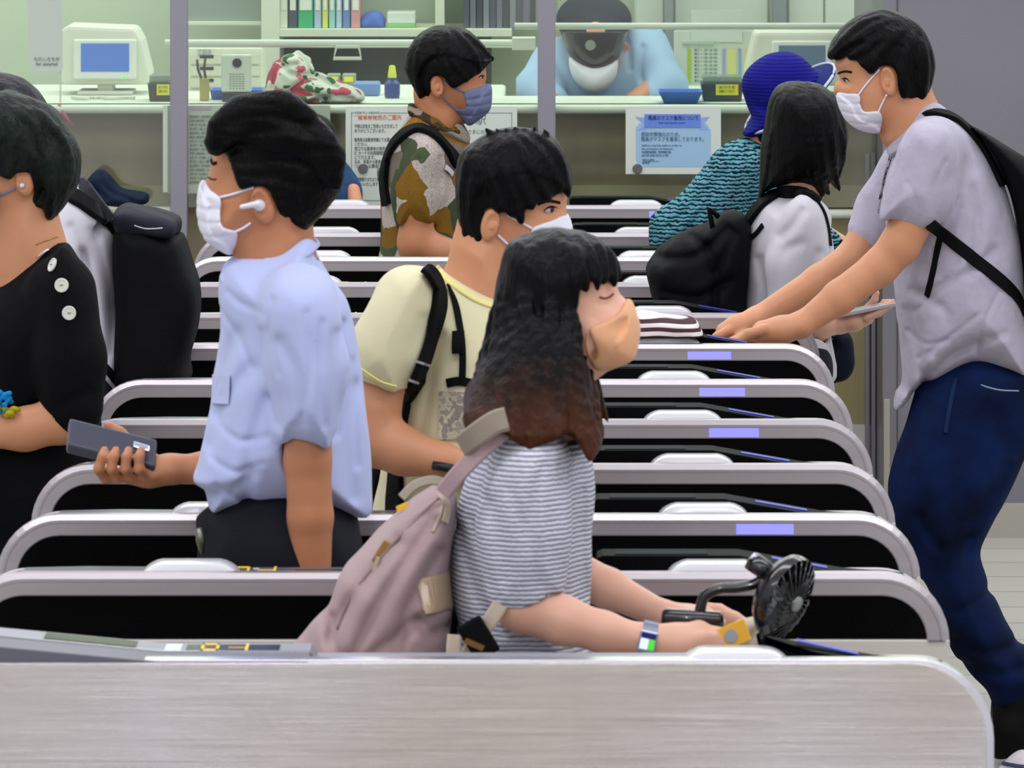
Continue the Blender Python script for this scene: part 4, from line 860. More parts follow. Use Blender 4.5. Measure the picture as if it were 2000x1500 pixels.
# ---------------------------------------------------------------- person in the cream yellow tee
def man_yellow():
    yc = 10.98; R = person('person in cream yellow t-shirt with black backpack straps and white mask', 880, yc)
    head = [(1000, 266), (940, 285), (910, 340), (905, 420), (915, 478), (960, 492), (990, 508), (1030, 522), (1068, 520), (1094, 500), (1104, 478), (1108, 455), (1116, 440), (1108, 420), (1106, 402), (1108, 380), (1106, 340), (1090, 300), (1050, 270)]
    v = Vol(680, 245, 1140, 1480, yc, .30, .004)
    v.poly(head, .076, R=.085); v.cone((955, 460, yc), (925, 600, yc), .058, .066, .03)
    v.poly([(900, 470), (890, 520), (860, 560), (880, 640), (1040, 640), (1020, 560), (1005, 510), (960, 450)], .09, R=.07, k=.03)
    v.poly([(870, 560), (790, 620), (770, 800), (765, 1100), (1050, 1100), (1060, 800), (1050, 620)], .12, k=.03)
    ear(v, 957, 438, yc-.074, .030, .25, 1)
    ya = yc-.18
    v.chain([(800, 590, yc-.14), (755, 700, ya), (728, 800, ya), (722, 856, ya), (790, 882, ya-.02), (860, 900, ya-.03), (905, 912, ya-.03)], [.055, .048, .043, .044, .037, .027, .024], k=.03)
    hand(v, (905, 912, ya-.03), (.9, -.1, -.3), (0, .2, -1), s=-1, curl=(.5, .5, .6, .6))
    v.chain([(950, 620, yc+.15), (960, 800, yc+.19), (985, 900, yc+.17), (1080, 930, yc+.1)], [.05, .045, .038, .025], k=.03)
    hand(v, (1085, 930, yc+.1), (1, 0, 0), (0, -.3, -1), s=1, curl=(.5, .5, .6, .6))
    v.crease([[(1056, 408), (1073, 414), (1090, 408)]], .003, .005); v.mesh('body', skin_a, R)
    eye(v, R, 1075, 410, .014, .1, (.25, 0), .42)
    cord('eyebrow', v, [(1050, 399), (1070, 392), (1092, 396)], .0028, brow_m, R)
    h = Vol(880, 240, 1130, 500, yc, .13, .003)
    hp = [(985, 253), (955, 262), (928, 276), (904, 296), (892, 325), (889, 362), (892, 420), (900, 455), (905, 484), (920, 489), (938, 472), (947, 447), (943, 420), (950, 406), (968, 406), (985, 413), (999, 424), (1008, 418), (1018, 432), (1022, 412), (1034, 400), (1058, 394), (1080, 386), (1096, 377), (1105, 378), (1112, 384), (1119, 360), (1115, 330), (1101, 297), (1080, 270), (1053, 257), (1017, 250)]
    h.poly(hp, .094, R=.085, hull=[head], grow=.003, clip=hp, ck=.006, cedge=yc-.07)
    h.locks([[(1010, 262), (1060, 310), (1098, 378)], [(1040, 262), (1090, 310), (1110, 384)], [(990, 265), (1035, 330), (1072, 392)], [(970, 265), (1010, 340), (1040, 406)], [(960, 275), (990, 350), (1018, 434)], [(950, 280), (960, 350), (975, 415)], [(925, 290), (905, 380), (914, 488)], [(935, 300), (925, 400), (936, 474)]], .008, .0015, k=.012, sink=.6)
    for a in range(7): h.chain([(960+a*18, 262, yc-.03+.01*(a % 3)), (948+a*19, 251-(a % 2)*3, yc-.03)], [.006, .001], k=.006)
    h.noise(.0015, (120, 120, 40), 5); h.mesh('hair', hair_m, R)
    mk = Vol(1000, 410, 1135, 540, yc, .12, .003)
    mp = [(1038, 446), (1056, 437), (1080, 430), (1106, 422), (1114, 432), (1119, 450), (1112, 480), (1095, 512), (1060, 526), (1040, 515), (1034, 480)]
    mk.poly(mp, .084, R=.07, hull=[head], grow=.003, clip=mp, ck=.004, cedge=yc-.05); mk.noise(.0015, (60, 60, 80), 4); m_ = mk.mesh('face_mask', mask_w, R)
    cord('ear_loop', v, [(1040, 447), (1015, 432), (992, 420)], .0022, mask_w, m_, off=.003); cord('ear_loop', v, [(1038, 510), (998, 482), (972, 458)], .0022, mask_w, m_, off=.003)
    cl = M('cream_yellow_cotton', '#d9d2ac', .85, bump=.2, bscale=16, sheen=.2)
    s = Vol(675, 505, 1090, 1120, yc, .30, .0045)
    s.poly([(846, 518), (818, 530), (790, 560), (775, 640), (765, 740), (752, 800), (746, 900), (745, 1110), (1060, 1110), (1060, 800), (1050, 620), (1000, 570), (900, 530)], .185, R=.16, k=.02)
    s.poly([(835, 528), (783, 536), (755, 562), (720, 610), (697, 660), (693, 695), (704, 727), (741, 750), (772, 764), (790, 732), (812, 680), (836, 600)], .07, y=yc-.20, k=.035)
    s.noise(.006, (14, 14, 7), 41); s.noise(.0022, (40, 30, 22), 42)
    s.crease([[(830, 600), (805, 680), (785, 740)], [(860, 640), (840, 760), (820, 860)], [(880, 880), (850, 930), (800, 960)], [(840, 860), (800, 880), (770, 900)]], .007, .012)
    s.poly([(868, 500), (880, 545), (925, 582), (965, 597), (1020, 590), (1010, 500)], .13, R=.08, k=.006, op='cut')
    s.chain([(800, 590, yc-.14), (755, 690, ya), (742, 725, ya)], [.066, .060, .052], k=.03)
    s.cone((955, 460, yc), (925, 600, yc), .062, .070, .006, op='cut'); s.chain([(745, 720, ya), (728, 800, ya)], [.050, .056], k=.008, op='cut'); s.mesh('shirt', cl, R)
    ribbon('neck_binding', s, [(850, 522), (868, 545), (895, 566), (930, 588), (962, 600)], .014, .004, M('yellow_binding', '#e6dc96', .8), R)
    ribbon('sleeve_hem', s, [(706, 722), (741, 743), (770, 755)], .012, .003, MATS['yellow_binding'], R)
    # printed patch pocket
    pt = patch_mat('print_grey_photo', ['#b9b39a', '#9c978a', '#c6c0a4', '#8d8a80'], 30, detail='#6b685e')
    ribbon('chest_patch', s, [(885, 765), (885, 810), (885, 858)], .052, .003, pt, R)
    b = thing('backpack', 'black backpack worn by the person in the cream yellow t-shirt', 'backpack', tuple(W(760, 1000, yc)))
    ribbon('shoulder_strap', s, [(826, 532), (848, 552), (853, 590), (842, 640), (824, 700), (806, 745), (785, 830), (778, 930), (776, 1000)], .042, .010, strap_m, b, n=6, off=.003)
    ribbon('thin_strap', s, [(870, 560), (888, 600), (899, 650), (905, 700), (904, 740)], .012, .004, strap_m, b, off=.004)
    ribbon('strap_slider', s, [(894, 650), (897, 690)], .022, .006, strap_m, b, off=.006)
    ribbon('strap_anchor', s, [(876, 748), (900, 744), (926, 750)], .016, .004, strap_m, b, off=.004)
    ri = M('steel_ring', '#b8bac4', .25, .9)
    for q in ([(800, 701), (814, 706), (830, 711)], [(789, 733), (803, 738), (818, 741)]): ribbon('strap_ring', s, q, .005, .004, ri, b, off=.013)
    # the pack itself on the back, seen as a dark edge by the near arm
    k = Vol(700, 560, 900, 1100, yc+.10, .2, .008); k.poly([(735, 640), (722, 760), (722, 1000), (790, 1060), (840, 1000), (830, 700)], .14, y=yc+.09, R=.08); k.cutby(s, .002); k.mesh('main_bag', black_cl, b)
    wb = MB().tube([W(845, 909, ya-.072), W(866, 912, ya-.075), W(886, 916, ya-.07)], .008, 8).build('wrist_band', M('black_rubber', '#121316', .5), None, smooth=True); tag(wb, 'black band on the wrist of the person in the cream yellow t-shirt', 'wrist band')
    legs('trousers', R, M('dark_trousers', '#14161c', .8, bump=.2), [W(880, 1150, yc-.1), W(900, 1150, yc+.1)], [W(900, 1600, yc-.1), W(860, 1600, yc+.1)], [W(900, 2000, yc-.1), W(760, 2000, yc+.1)], r=(.11, .07, .055), waist=(.135, .18, .14), toe=1)
man_yellow()
# ---------------------------------------------------------------- leaning man at the right, grey-lilac linen shirt
def man_lean():
    yc = 13.95; R = person('person leaning over the gate in lilac grey linen shirt and navy trousers, black haired', 1870, yc)
    head = [(1722, 30), (1670, 52), (1642, 90), (1630, 122), (1637, 142), (1640, 158), (1636, 175), (1641, 192), (1650, 215), (1668, 244), (1692, 256), (1722, 250), (1760, 225), (1800, 195), (1818, 150), (1812, 90), (1785, 50)]
    v = Vol(1365, -5, 2060, 1000, yc, .30, .004)
    v.poly(head, .078, R=.085); v.cone((1760, 190, yc), (1810, 290, yc), .062, .075, .03)
    v.poly([(1735, 190), (1722, 250), (1738, 290), (1850, 300), (1830, 210), (1800, 180)], .058, R=.05, k=.02)
    v.poly([(1790, 260), (1760, 330), (1780, 500), (1800, 640), (1950, 640), (1950, 500), (1900, 320)], .13, k=.03)
    ear(v, 1736, 158, yc-.076, .036, .2, -1)
    ya = yc-.20
    v.chain([(1825, 300, yc-.15), (1795, 400, ya), (1758, 478, ya), (1718, 522, ya), (1640, 580, ya-.01), (1570, 632, ya-.02)], [.060, .052, .045, .041, .038, .028], k=.012)
    # near hand resting on the gate, knuckles up
    gz = ya-.02
    v.chain([(1562, 636, gz), (1525, 645, gz), (1490, 648, gz)], [.030, .030, .026], k=.015, ys=1.3)
    for i in range(4):
        v.chain([(1492, 644+i*2, gz-.03+.02*i), (1462-3*i, 652+i*2, gz-.035+.021*i), (1443-3*i, 665, gz-.037+.021*i)], [.0125, .0112, .009], k=.005)
    v.chain([(1530, 655, gz+.04), (1480, 660, gz+.065), (1446, 668, gz+.07)], [.014, .0115, .009], k=.008)
    yf = yc+.08
    v.chain([(1800, 300, yc+.15), (1720, 420, yc+.17), (1668, 505, yc+.14), (1600, 550, yf+.02), (1480, 622, yf-.04)], [.058, .048, .042, .038, .027], k=.012)
    hz = yf-.05
    v.chain([(1475, 625, hz), (1440, 640, hz), (1415, 648, hz)], [.028, .027, .021], k=.015, ys=1.3)
    for i in range(4):
        v.chain([(1425+i*2, 645, hz-.03+.02*i), (1402+i*3, 656, hz-.034+.021*i), (1382+i*3, 668, hz-.036+.021*i)], [.011, .010, .008], k=.005)
    v.chain([(1455, 652, hz-.035), (1432, 666, hz-.05), (1412, 672, hz-.05)], [.012, .010, .008], k=.006)
    v.crease([[(1643, 158), (1650, 163), (1658, 160)]], .003, .005)
    v.ell((1637, 174, yc), (.010, .016, .016), k=.012); v.mesh('body', skin_a, R)
    eye(v, R, 1652, 157, .013, -.1, (-.3, 0), .38)
    cord('eyebrow', v, [(1638, 143), (1650, 139), (1664, 141)], .0026, brow_m, R)
    h = Vol(1605, -12, 1840, 225, yc, .14, .003)
    hp = [(1722, 19), (1683, 29), (1650, 52), (1630, 77), (1618, 104), (1627, 118), (1645, 108), (1660, 104), (1670, 114), (1682, 131), (1700, 140), (1720, 129), (1740, 129), (1751, 143), (1755, 172), (1768, 189), (1788, 195), (1812, 189), (1824, 160), (1829, 128), (1820, 87), (1797, 50), (1760, 27)]
    h.poly(hp, .094, R=.085, hull=[head], grow=.004, clip=hp, ck=.006, cedge=yc-.07)
    h.locks([[(1720, 35), (1670, 60), (1622, 110)], [(1730, 45), (1680, 75), (1635, 115)], [(1740, 60), (1690, 95), (1660, 112)], [(1760, 60), (1720, 100), (1700, 140)], [(1780, 70), (1770, 130), (1765, 188)], [(1800, 80), (1805, 140), (1800, 192)]], .009, .002, k=.014, sink=.7)
    h.noise(.0013, (160, 160, 60), 5); h.mesh('hair', hair_m, R)
    mk = Vol(1620, 170, 1740, 275, yc, .12, .003)
    mp = [(1635, 184), (1655, 183), (1677, 184), (1680, 203), (1688, 217), (1718, 218), (1722, 250), (1714, 262), (1683, 257), (1657, 241), (1641, 214)]
    mk.poly(mp, .085, R=.07, hull=[head], grow=.004, clip=mp, ck=.004, cedge=yc-.05)
    mk.crease([[(1638, 198), (1660, 201), (1680, 198)], [(1645, 216), (1668, 220), (1690, 222)], [(1660, 238), (1685, 240), (1718, 238)]], .0018, .003); m_ = mk.mesh('face_mask', mask_w, R)
    cord('ear_loop', v, [(1677, 186), (1696, 160), (1718, 135)], .0022, mask_w, m_, off=.003); cord('ear_loop', v, [(1714, 219), (1722, 202), (1732, 184)], .0022, mask_w, m_, off=.003)
    cl = M('lilac_grey_linen', '#b0abbc', .85, bump=.55, bscale=15, sheen=.2, noise=.05, nscale=30)
    s = Vol(1660, 185, 2065, 815, yc, .31, .0045)
    s.poly([(1815, 205), (1880, 235), (1922, 285), (1958, 350), (1985, 430), (2000, 520), (2010, 640), (2008, 745), (1965, 730), (1912, 708), (1877, 715), (1825, 744), (1783, 766), (1762, 790), (1746, 798), (1750, 768), (1762, 745), (1758, 680), (1750, 620), (1745, 557), (1742, 500), (1730, 440), (1722, 360), (1738, 300), (1765, 240)], .19, R=.17, k=.02)
    s.poly([(1850, 250), (1790, 240), (1760, 275), (1745, 320), (1732, 370), (1721, 428), (1750, 420), (1793, 417), (1808, 433), (1830, 400), (1852, 360), (1870, 300)], .072, y=yc-.215, k=.035)
    s.poly([(1800, 250), (1740, 290), (1712, 340), (1694, 415), (1674, 468), (1690, 494), (1722, 480), (1760, 420), (1800, 330)], .07, y=yc+.19, k=.035)
    s.noise(.006, (14, 14, 9), 51); s.noise(.0028, (40, 30, 30), 52)
    s.crease([[(1860, 380), (1845, 430), (1820, 480)], [(1950, 640), (1860, 680), (1780, 760)], [(1900, 660), (1840, 690), (1800, 720)], [(1780, 560), (1840, 600), (1820, 680)], [(1930, 480), (1880, 520), (1800, 560)], [(1770, 600), (1790, 680), (1800, 740)], [(1890, 360), (1900, 450), (1880, 520)]], .008, .013); s.crease([[(1900, 600), (1850, 640), (1790, 690)], [(1940, 560), (1910, 620), (1900, 680)], [(1760, 340), (1775, 380), (1770, 410)], [(1830, 300), (1810, 350), (1815, 400)], [(1860, 500), (1820, 560), (1780, 600)], [(1770, 640), (1800, 660), (1840, 650)]], .004, .006)
    s.chain([(1825, 290, yc-.15), (1800, 380, ya), (1790, 400, ya)], [.074, .066, .060], k=.03); s.chain([(1800, 300, yc+.15), (1725, 410, yc+.17), (1700, 455, yc+.16)], [.070, .060, .054], k=.03)
    s.cone((1755, 180, yc), (1800, 275, yc), .066, .072, .006, op='cut')
    s.chain([(1770, 460, ya), (1740, 510, ya)], [.053, .056], k=.006, op='cut'); s.mesh('shirt', cl, R)
    c = Vol(1720, 180, 1860, 320, yc, .16, .003)
    cp = [(1813, 197), (1793, 207), (1760, 253), (1741, 282), (1736, 300), (1748, 312), (1775, 290), (1800, 250), (1850, 222), (1840, 208)]
    c.poly([(1835, 195), (1780, 200), (1730, 280), (1735, 310), (1800, 290), (1860, 225)], .105, R=.09, clip=cp, ck=.004, cedge=yc-.08); c.cone((1755, 180, yc), (1800, 280, yc), .066, .066, .01, op='cut'); c.mesh('collar', cl, R)
    # patterned placket
    ribbon('placket_trim', s, [(1745, 300), (1730, 345), (1722, 390), (1718, 415)], .016, .003, patch_mat('dark_floral_trim', ['#1d1f2a', '#9fa3b6', '#30323f', '#b5b0c2'], 60), R)
    nv = M('navy_denim', '#050e26', .9, bump=.35, bscale=22, col2='#0f2350', nscale=5)  # lighter blue in the noise paints in the cloth's highlights
    l = Vol(1720, 695, 2080, 1475, yc, .26, .006)
    l.poly([(1800, 745), (1784, 770), (1762, 838), (1744, 893), (1735, 945), (1743, 1010), (1768, 1064), (1790, 1110), (1822, 1190), (1870, 1290), (1925, 1345), (1950, 1380), (2020, 1370), (2060, 1340), (2040, 1280), (1985, 1240), (1955, 1180), (1930, 1130), (1915, 1078), (1935, 1025), (1967, 962), (1998, 895), (2030, 850), (2035, 730), (1912, 690)], .115, y=yc-.02, R=.10, k=.02)
    l.poly([(1840, 740), (1960, 730), (2030, 750), (2020, 850), (1960, 965), (1912, 1070), (1925, 1140), (1985, 1250), (2050, 1290), (2090, 1420), (2010, 1440), (1930, 1330), (1860, 1200), (1850, 1000)], .09, y=yc+.12, R=.09, k=.03)
    l.noise(.005, (16, 16, 10), 61); l.noise(.002, (50, 40, 40), 62)
    l.crease([[(1860, 740), (1848, 800), (1842, 850)], [(1790, 1000), (1830, 1060), (1880, 1040)], [(1800, 1140), (1850, 1180), (1930, 1150)], [(1960, 900), (1900, 1000), (1880, 1080)], [(1860, 1240), (1920, 1260), (1990, 1250)], [(1880, 1290), (1940, 1300), (2000, 1290)]], .010, .014)
    t = l.mesh('trousers', nv, R); cord('pocket_seam', l, [(1915, 752), (1950, 762), (1990, 764)], .002, M('seam_thread', '#8f95a8', .7), R)
    ribbon('side_seam', l, [(1868, 740), (1856, 790), (1846, 845)], .010, .003, M('seam_blue', '#16294e', .8), R)
    sh = Vol(1930, 1300, 2075, 1500, yc, .20, .006)
    sh.chain([(1985, 1370, yc-.03), (1962, 1430, yc-.03), (1952, 1455, yc-.03)], [.055, .052, .028], k=.03); sh.chain([(2040, 1400, yc-.03), (1990, 1420, yc-.03)], [.05, .05], k=.03); sh.mesh('shoe', shoe_m, R)
    sh = Vol(1940, 1380, 2120, 1500, yc+.12, .12, .006); sh.chain([(2060, 1455, yc+.12), (2000, 1458, yc+.12)], [.046, .040], k=.03); sh.mesh('shoe', shoe_m, R)
    sn = Vol(1925, 1440, 2085, 1560, 13.6, .07, .004); sn.chain([(2060, 1505, 13.6), (2000, 1506, 13.6), (1965, 1515, 13.6)], [.045, .040, .022], k=.03); X, Y, Z = sn.G((slice(None),)*3); sn.F = smax(sn.F, (.003-Z)+0*X+0*Y, .003).astype(np.float32)
    o = sn.mesh('sneaker', M('pale_leather_shoe', '#c9c0c6', .4, coat=.2), None); tag(o, 'pale shoe at the bottom right corner in front of the black shoe', 'shoe'); ribbon('side_stripe', sn, [(1960, 1492), (1985, 1496), (2015, 1500)], .008, .003, M('stripe_navy', '#2c3556', .5), o)
    b = thing('backpack', 'black backpack worn by the leaning man at the right edge', 'backpack', tuple(W(2020, 600, yc)))
    k = Vol(1870, 225, 2110, 660, yc, .22, .006); k.poly([(1875, 232), (1925, 258), (2000, 305), (2060, 340), (2095, 420), (2095, 560), (2060, 630), (2015, 625), (1998, 540), (1985, 430), (1958, 345), (1922, 280)], .15, R=.09, flat=3); k.noise(.005, (20, 20, 12), 3); k.cutby(s, .002); k.mesh('main_bag', black_cl, b)
    ribbon('shoulder_strap', s, [(1795, 232), (1820, 224), (1860, 232), (1895, 262), (1925, 305), (1955, 365)], .030, .010, strap_m, b, n=6)
    ribbon('lower_strap', s, [(1816, 436), (1850, 462), (1900, 505), (1950, 545), (1985, 580), (1998, 610)], .028, .006, strap_m, b, n=6)
    ribbon('strap_tail', s, [(1836, 464), (1826, 520), (1812, 578)], .014, .004, strap_m, b)
    # striped bag lying on the gate under his hands
    Yg = GY[6]
    st = stripe_mat('brown_white_stripes', '#4c3439', '#e4dcda', 17, 'Z', 2.2, thr=.5, warp=.6, bump=0)
    z = Vol(1235, 600, 1400, 700, Yg+.10, .10, .004); z.poly([(1240, 612), (1300, 616), (1352, 622), (1368, 645), (1378, 668), (1370, 678), (1240, 680)], .085, y=Yg+.10, R=.03, flat=3); z.noise(.003, (30, 30, 30), 4)
    X, Y, Z = z.G((slice(None),)*3); z.F = smax(z.F, (1.0125-Z)+0*X+0*Y, .004).astype(np.float32)
    o = z.mesh('striped_bag', st, None); tag(o, 'brown and white striped cloth bag lying on the gate beside the leaning man hands', 'bag')
man_lean()
# ---------------------------------------------------------------- woman in the white tee with black backpack
def woman_white():
    yc = 14.72; R = person('person with black shoulder length hair and white t-shirt, seen from behind', 1560, yc)
    head = [(1560, 175), (1510, 200), (1500, 260), (1505, 330), (1540, 370), (1590, 375), (1630, 355), (1645, 300), (1645, 220), (1610, 178)]
    v = Vol(1420, 155, 1760, 760, yc, .26, .004)
    v.poly(head, .080, R=.085); v.cone((1570, 340, yc), (1550, 440, yc), .052, .058, .03)
    v.poly([(1500, 420), (1480, 560), (1480, 740), (1600, 740), (1600, 560), (1580, 420)], .11, k=.03)
    yh = yc-.02
    v.chain([(1580, 430, yc-.1), (1545, 530, yc-.155), (1552, 596, yc-.15), (1600, 634, yh-.03), (1640, 634, yh)], [.040, .036, .034, .027, .021], k=.03)
    # open hand under the phone
    v.chain([(1640, 634, yh), (1668, 630, yh), (1695, 622, yh)], [.021, .020, .015], k=.012, ys=1.5)
    for i in range(4): v.chain([(1693-2*i, 622, yh-.026+.018*i), (1716-2*i, 612-i, yh-.028+.018*i), (1738-5*i, 596, yh-.028+.018*i), (1744-6*i, 588, yh-.026+.018*i)], [.0095, .0088, .0078, .006], k=.004)
    v.chain([(1672, 620, yh+.03), (1695, 602, yh+.04), (1708, 585, yh+.035), (1713, 572, yh+.03)], [.012, .0095, .0085, .0065], k=.006)
    v.chain([(1560, 430, yc+.1), (1600, 520, yc+.17), (1605, 600, yc+.18)], [.044, .04, .036], k=.03)
    v.mesh('body', skin_b, R)
    h = Vol(1470, 150, 1670, 405, yc, .16, .003)
    hp = [(1560, 159), (1530, 162), (1512, 176), (1500, 205), (1493, 245), (1486, 297), (1483, 350), (1480, 396), (1490, 384), (1500, 376), (1530, 366), (1560, 366), (1592, 372), (1606, 388), (1616, 380), (1622, 362), (1634, 374), (1643, 364), (1641, 343), (1654, 308), (1659, 262), (1648, 217), (1628, 183), (1597, 163)]
    h.poly(hp, .125, R=.10, clip=hp, ck=.008, cedge=yc-.08)
    h.locks([[(1620, 250), (1628, 320), (1640, 374)], [(1600, 250), (1608, 330), (1620, 382)], [(1580, 250), (1590, 330), (1606, 392)], [(1510, 250), (1498, 340), (1482, 400)], [(1640, 250), (1646, 300), (1636, 350)]], .008, .001, k=.01, sink=.7)
    h.noise(.0018, (90, 60, 8), 2); h.noise(.001, (260, 200, 12), 5); h.mesh('hair', hair_m, R)
    cl = M('white_cotton', '#c6c3ca', .85, bump=.2, bscale=16, sheen=.2)
    s = Vol(1420, 360, 1665, 775, yc, .27, .0045)
    s.poly([(1556, 376), (1510, 380), (1480, 396), (1464, 440), (1455, 500), (1452, 570), (1446, 640), (1446, 750), (1622, 752), (1623, 645), (1628, 600), (1633, 530), (1626, 470), (1612, 415), (1592, 386)], .165, R=.15, k=.02)
    s.poly([(1560, 385), (1530, 420), (1512, 480), (1503, 550), (1500, 600), (1530, 606), (1580, 610), (1622, 606), (1634, 530), (1626, 470), (1608, 415), (1585, 388)], .075, y=yc-.155, k=.035)
    s.noise(.006, (16, 16, 9), 71); s.noise(.002, (45, 30, 26), 72)
    s.crease([[(1555, 460), (1518, 490), (1505, 590)], [(1560, 400), (1540, 430), (1520, 450)], [(1590, 480), (1570, 540), (1575, 600)], [(1480, 500), (1490, 560), (1480, 610)]], .008, .012)
    s.chain([(1580, 430, yc-.1), (1545, 520, yc-.155), (1550, 580, yc-.15)], [.054, .052, .052], k=.03)
    s.cone((1570, 340, yc), (1560, 410, yc), .060, .060, .01, op='cut'); s.chain([(1545, 612, yc-.16), (1600, 640, yh-.03)], [.045, .04], k=.006, op='cut'); s.mesh('shirt', cl, R)
    b = thing('backpack', 'black backpack worn by the person in the white t-shirt, loose and bulging', 'backpack', tuple(W(1370, 605, yc)))
    k = Vol(1245, 390, 1500, 760, yc-.02, .20, .0045)
    k.poly([(1420, 414), (1385, 438), (1350, 450), (1315, 470), (1287, 490), (1262, 520), (1266, 555), (1276, 590), (1310, 602), (1318, 640), (1340, 700), (1430, 710), (1452, 650), (1457, 560), (1466, 455), (1451, 422)], .145, y=yc-.02, R=.10, flat=3)
    k.noise(.007, (18, 18, 12), 5); k.noise(.003, (50, 40, 40), 6)
    k.crease([[(1290, 500), (1360, 490), (1420, 440)], [(1300, 560), (1360, 570), (1420, 540)], [(1430, 450), (1400, 520), (1390, 600)], [(1350, 460), (1380, 480), (1390, 520)]], .010, .012); k.cutby(s, .002); k.mesh('main_bag', black_cl, b)
    MB().tube([W(1393, 452, yc-.1), W(1388, 425, yc-.1), W(1384, 405, yc-.1), W(1392, 412, yc-.1), W(1404, 425, yc-.1)], .006, 8).build('grab_loop', strap_m, b, smooth=True)
    ribbon('shoulder_strap', s, [(1458, 450), (1475, 418), (1500, 392), (1530, 378), (1560, 378), (1590, 388)], .036, .012, strap_m, b, n=6)
    ribbon('shoulder_strap', s, [(1592, 390), (1608, 415), (1617, 450), (1620, 480)], .010, .004, strap_m, b, n=6)
    ribbon('webbing_strap', s, [(1462, 470), (1478, 458), (1492, 440)], .012, .005, strap_m, b)
    ph = MB().quad3(W(1692, 603, yh-.004), [.070, 0, .014], [0, .035, .0], [-.0012, 0, .0045]).build('phone', M('clear_phone_case', '#c9c3cc', .15, alpha=.75), None, bevel=.002); tag(ph, 'phone in pale translucent case lying on the open hand of the person in white', 'phone')
    legs('trousers', R, M('dark_skirt', '#1b1d26', .8, bump=.2), [W(1530, 740, yc-.09), W(1545, 740, yc+.09)], [W(1540, 1050, yc-.09), W(1560, 1050, yc+.09)], [W(1520, 1330, yc-.09), W(1580, 1330, yc+.09)], r=(.095, .06, .045), waist=(.11, .155, .12), toe=1)
woman_white()
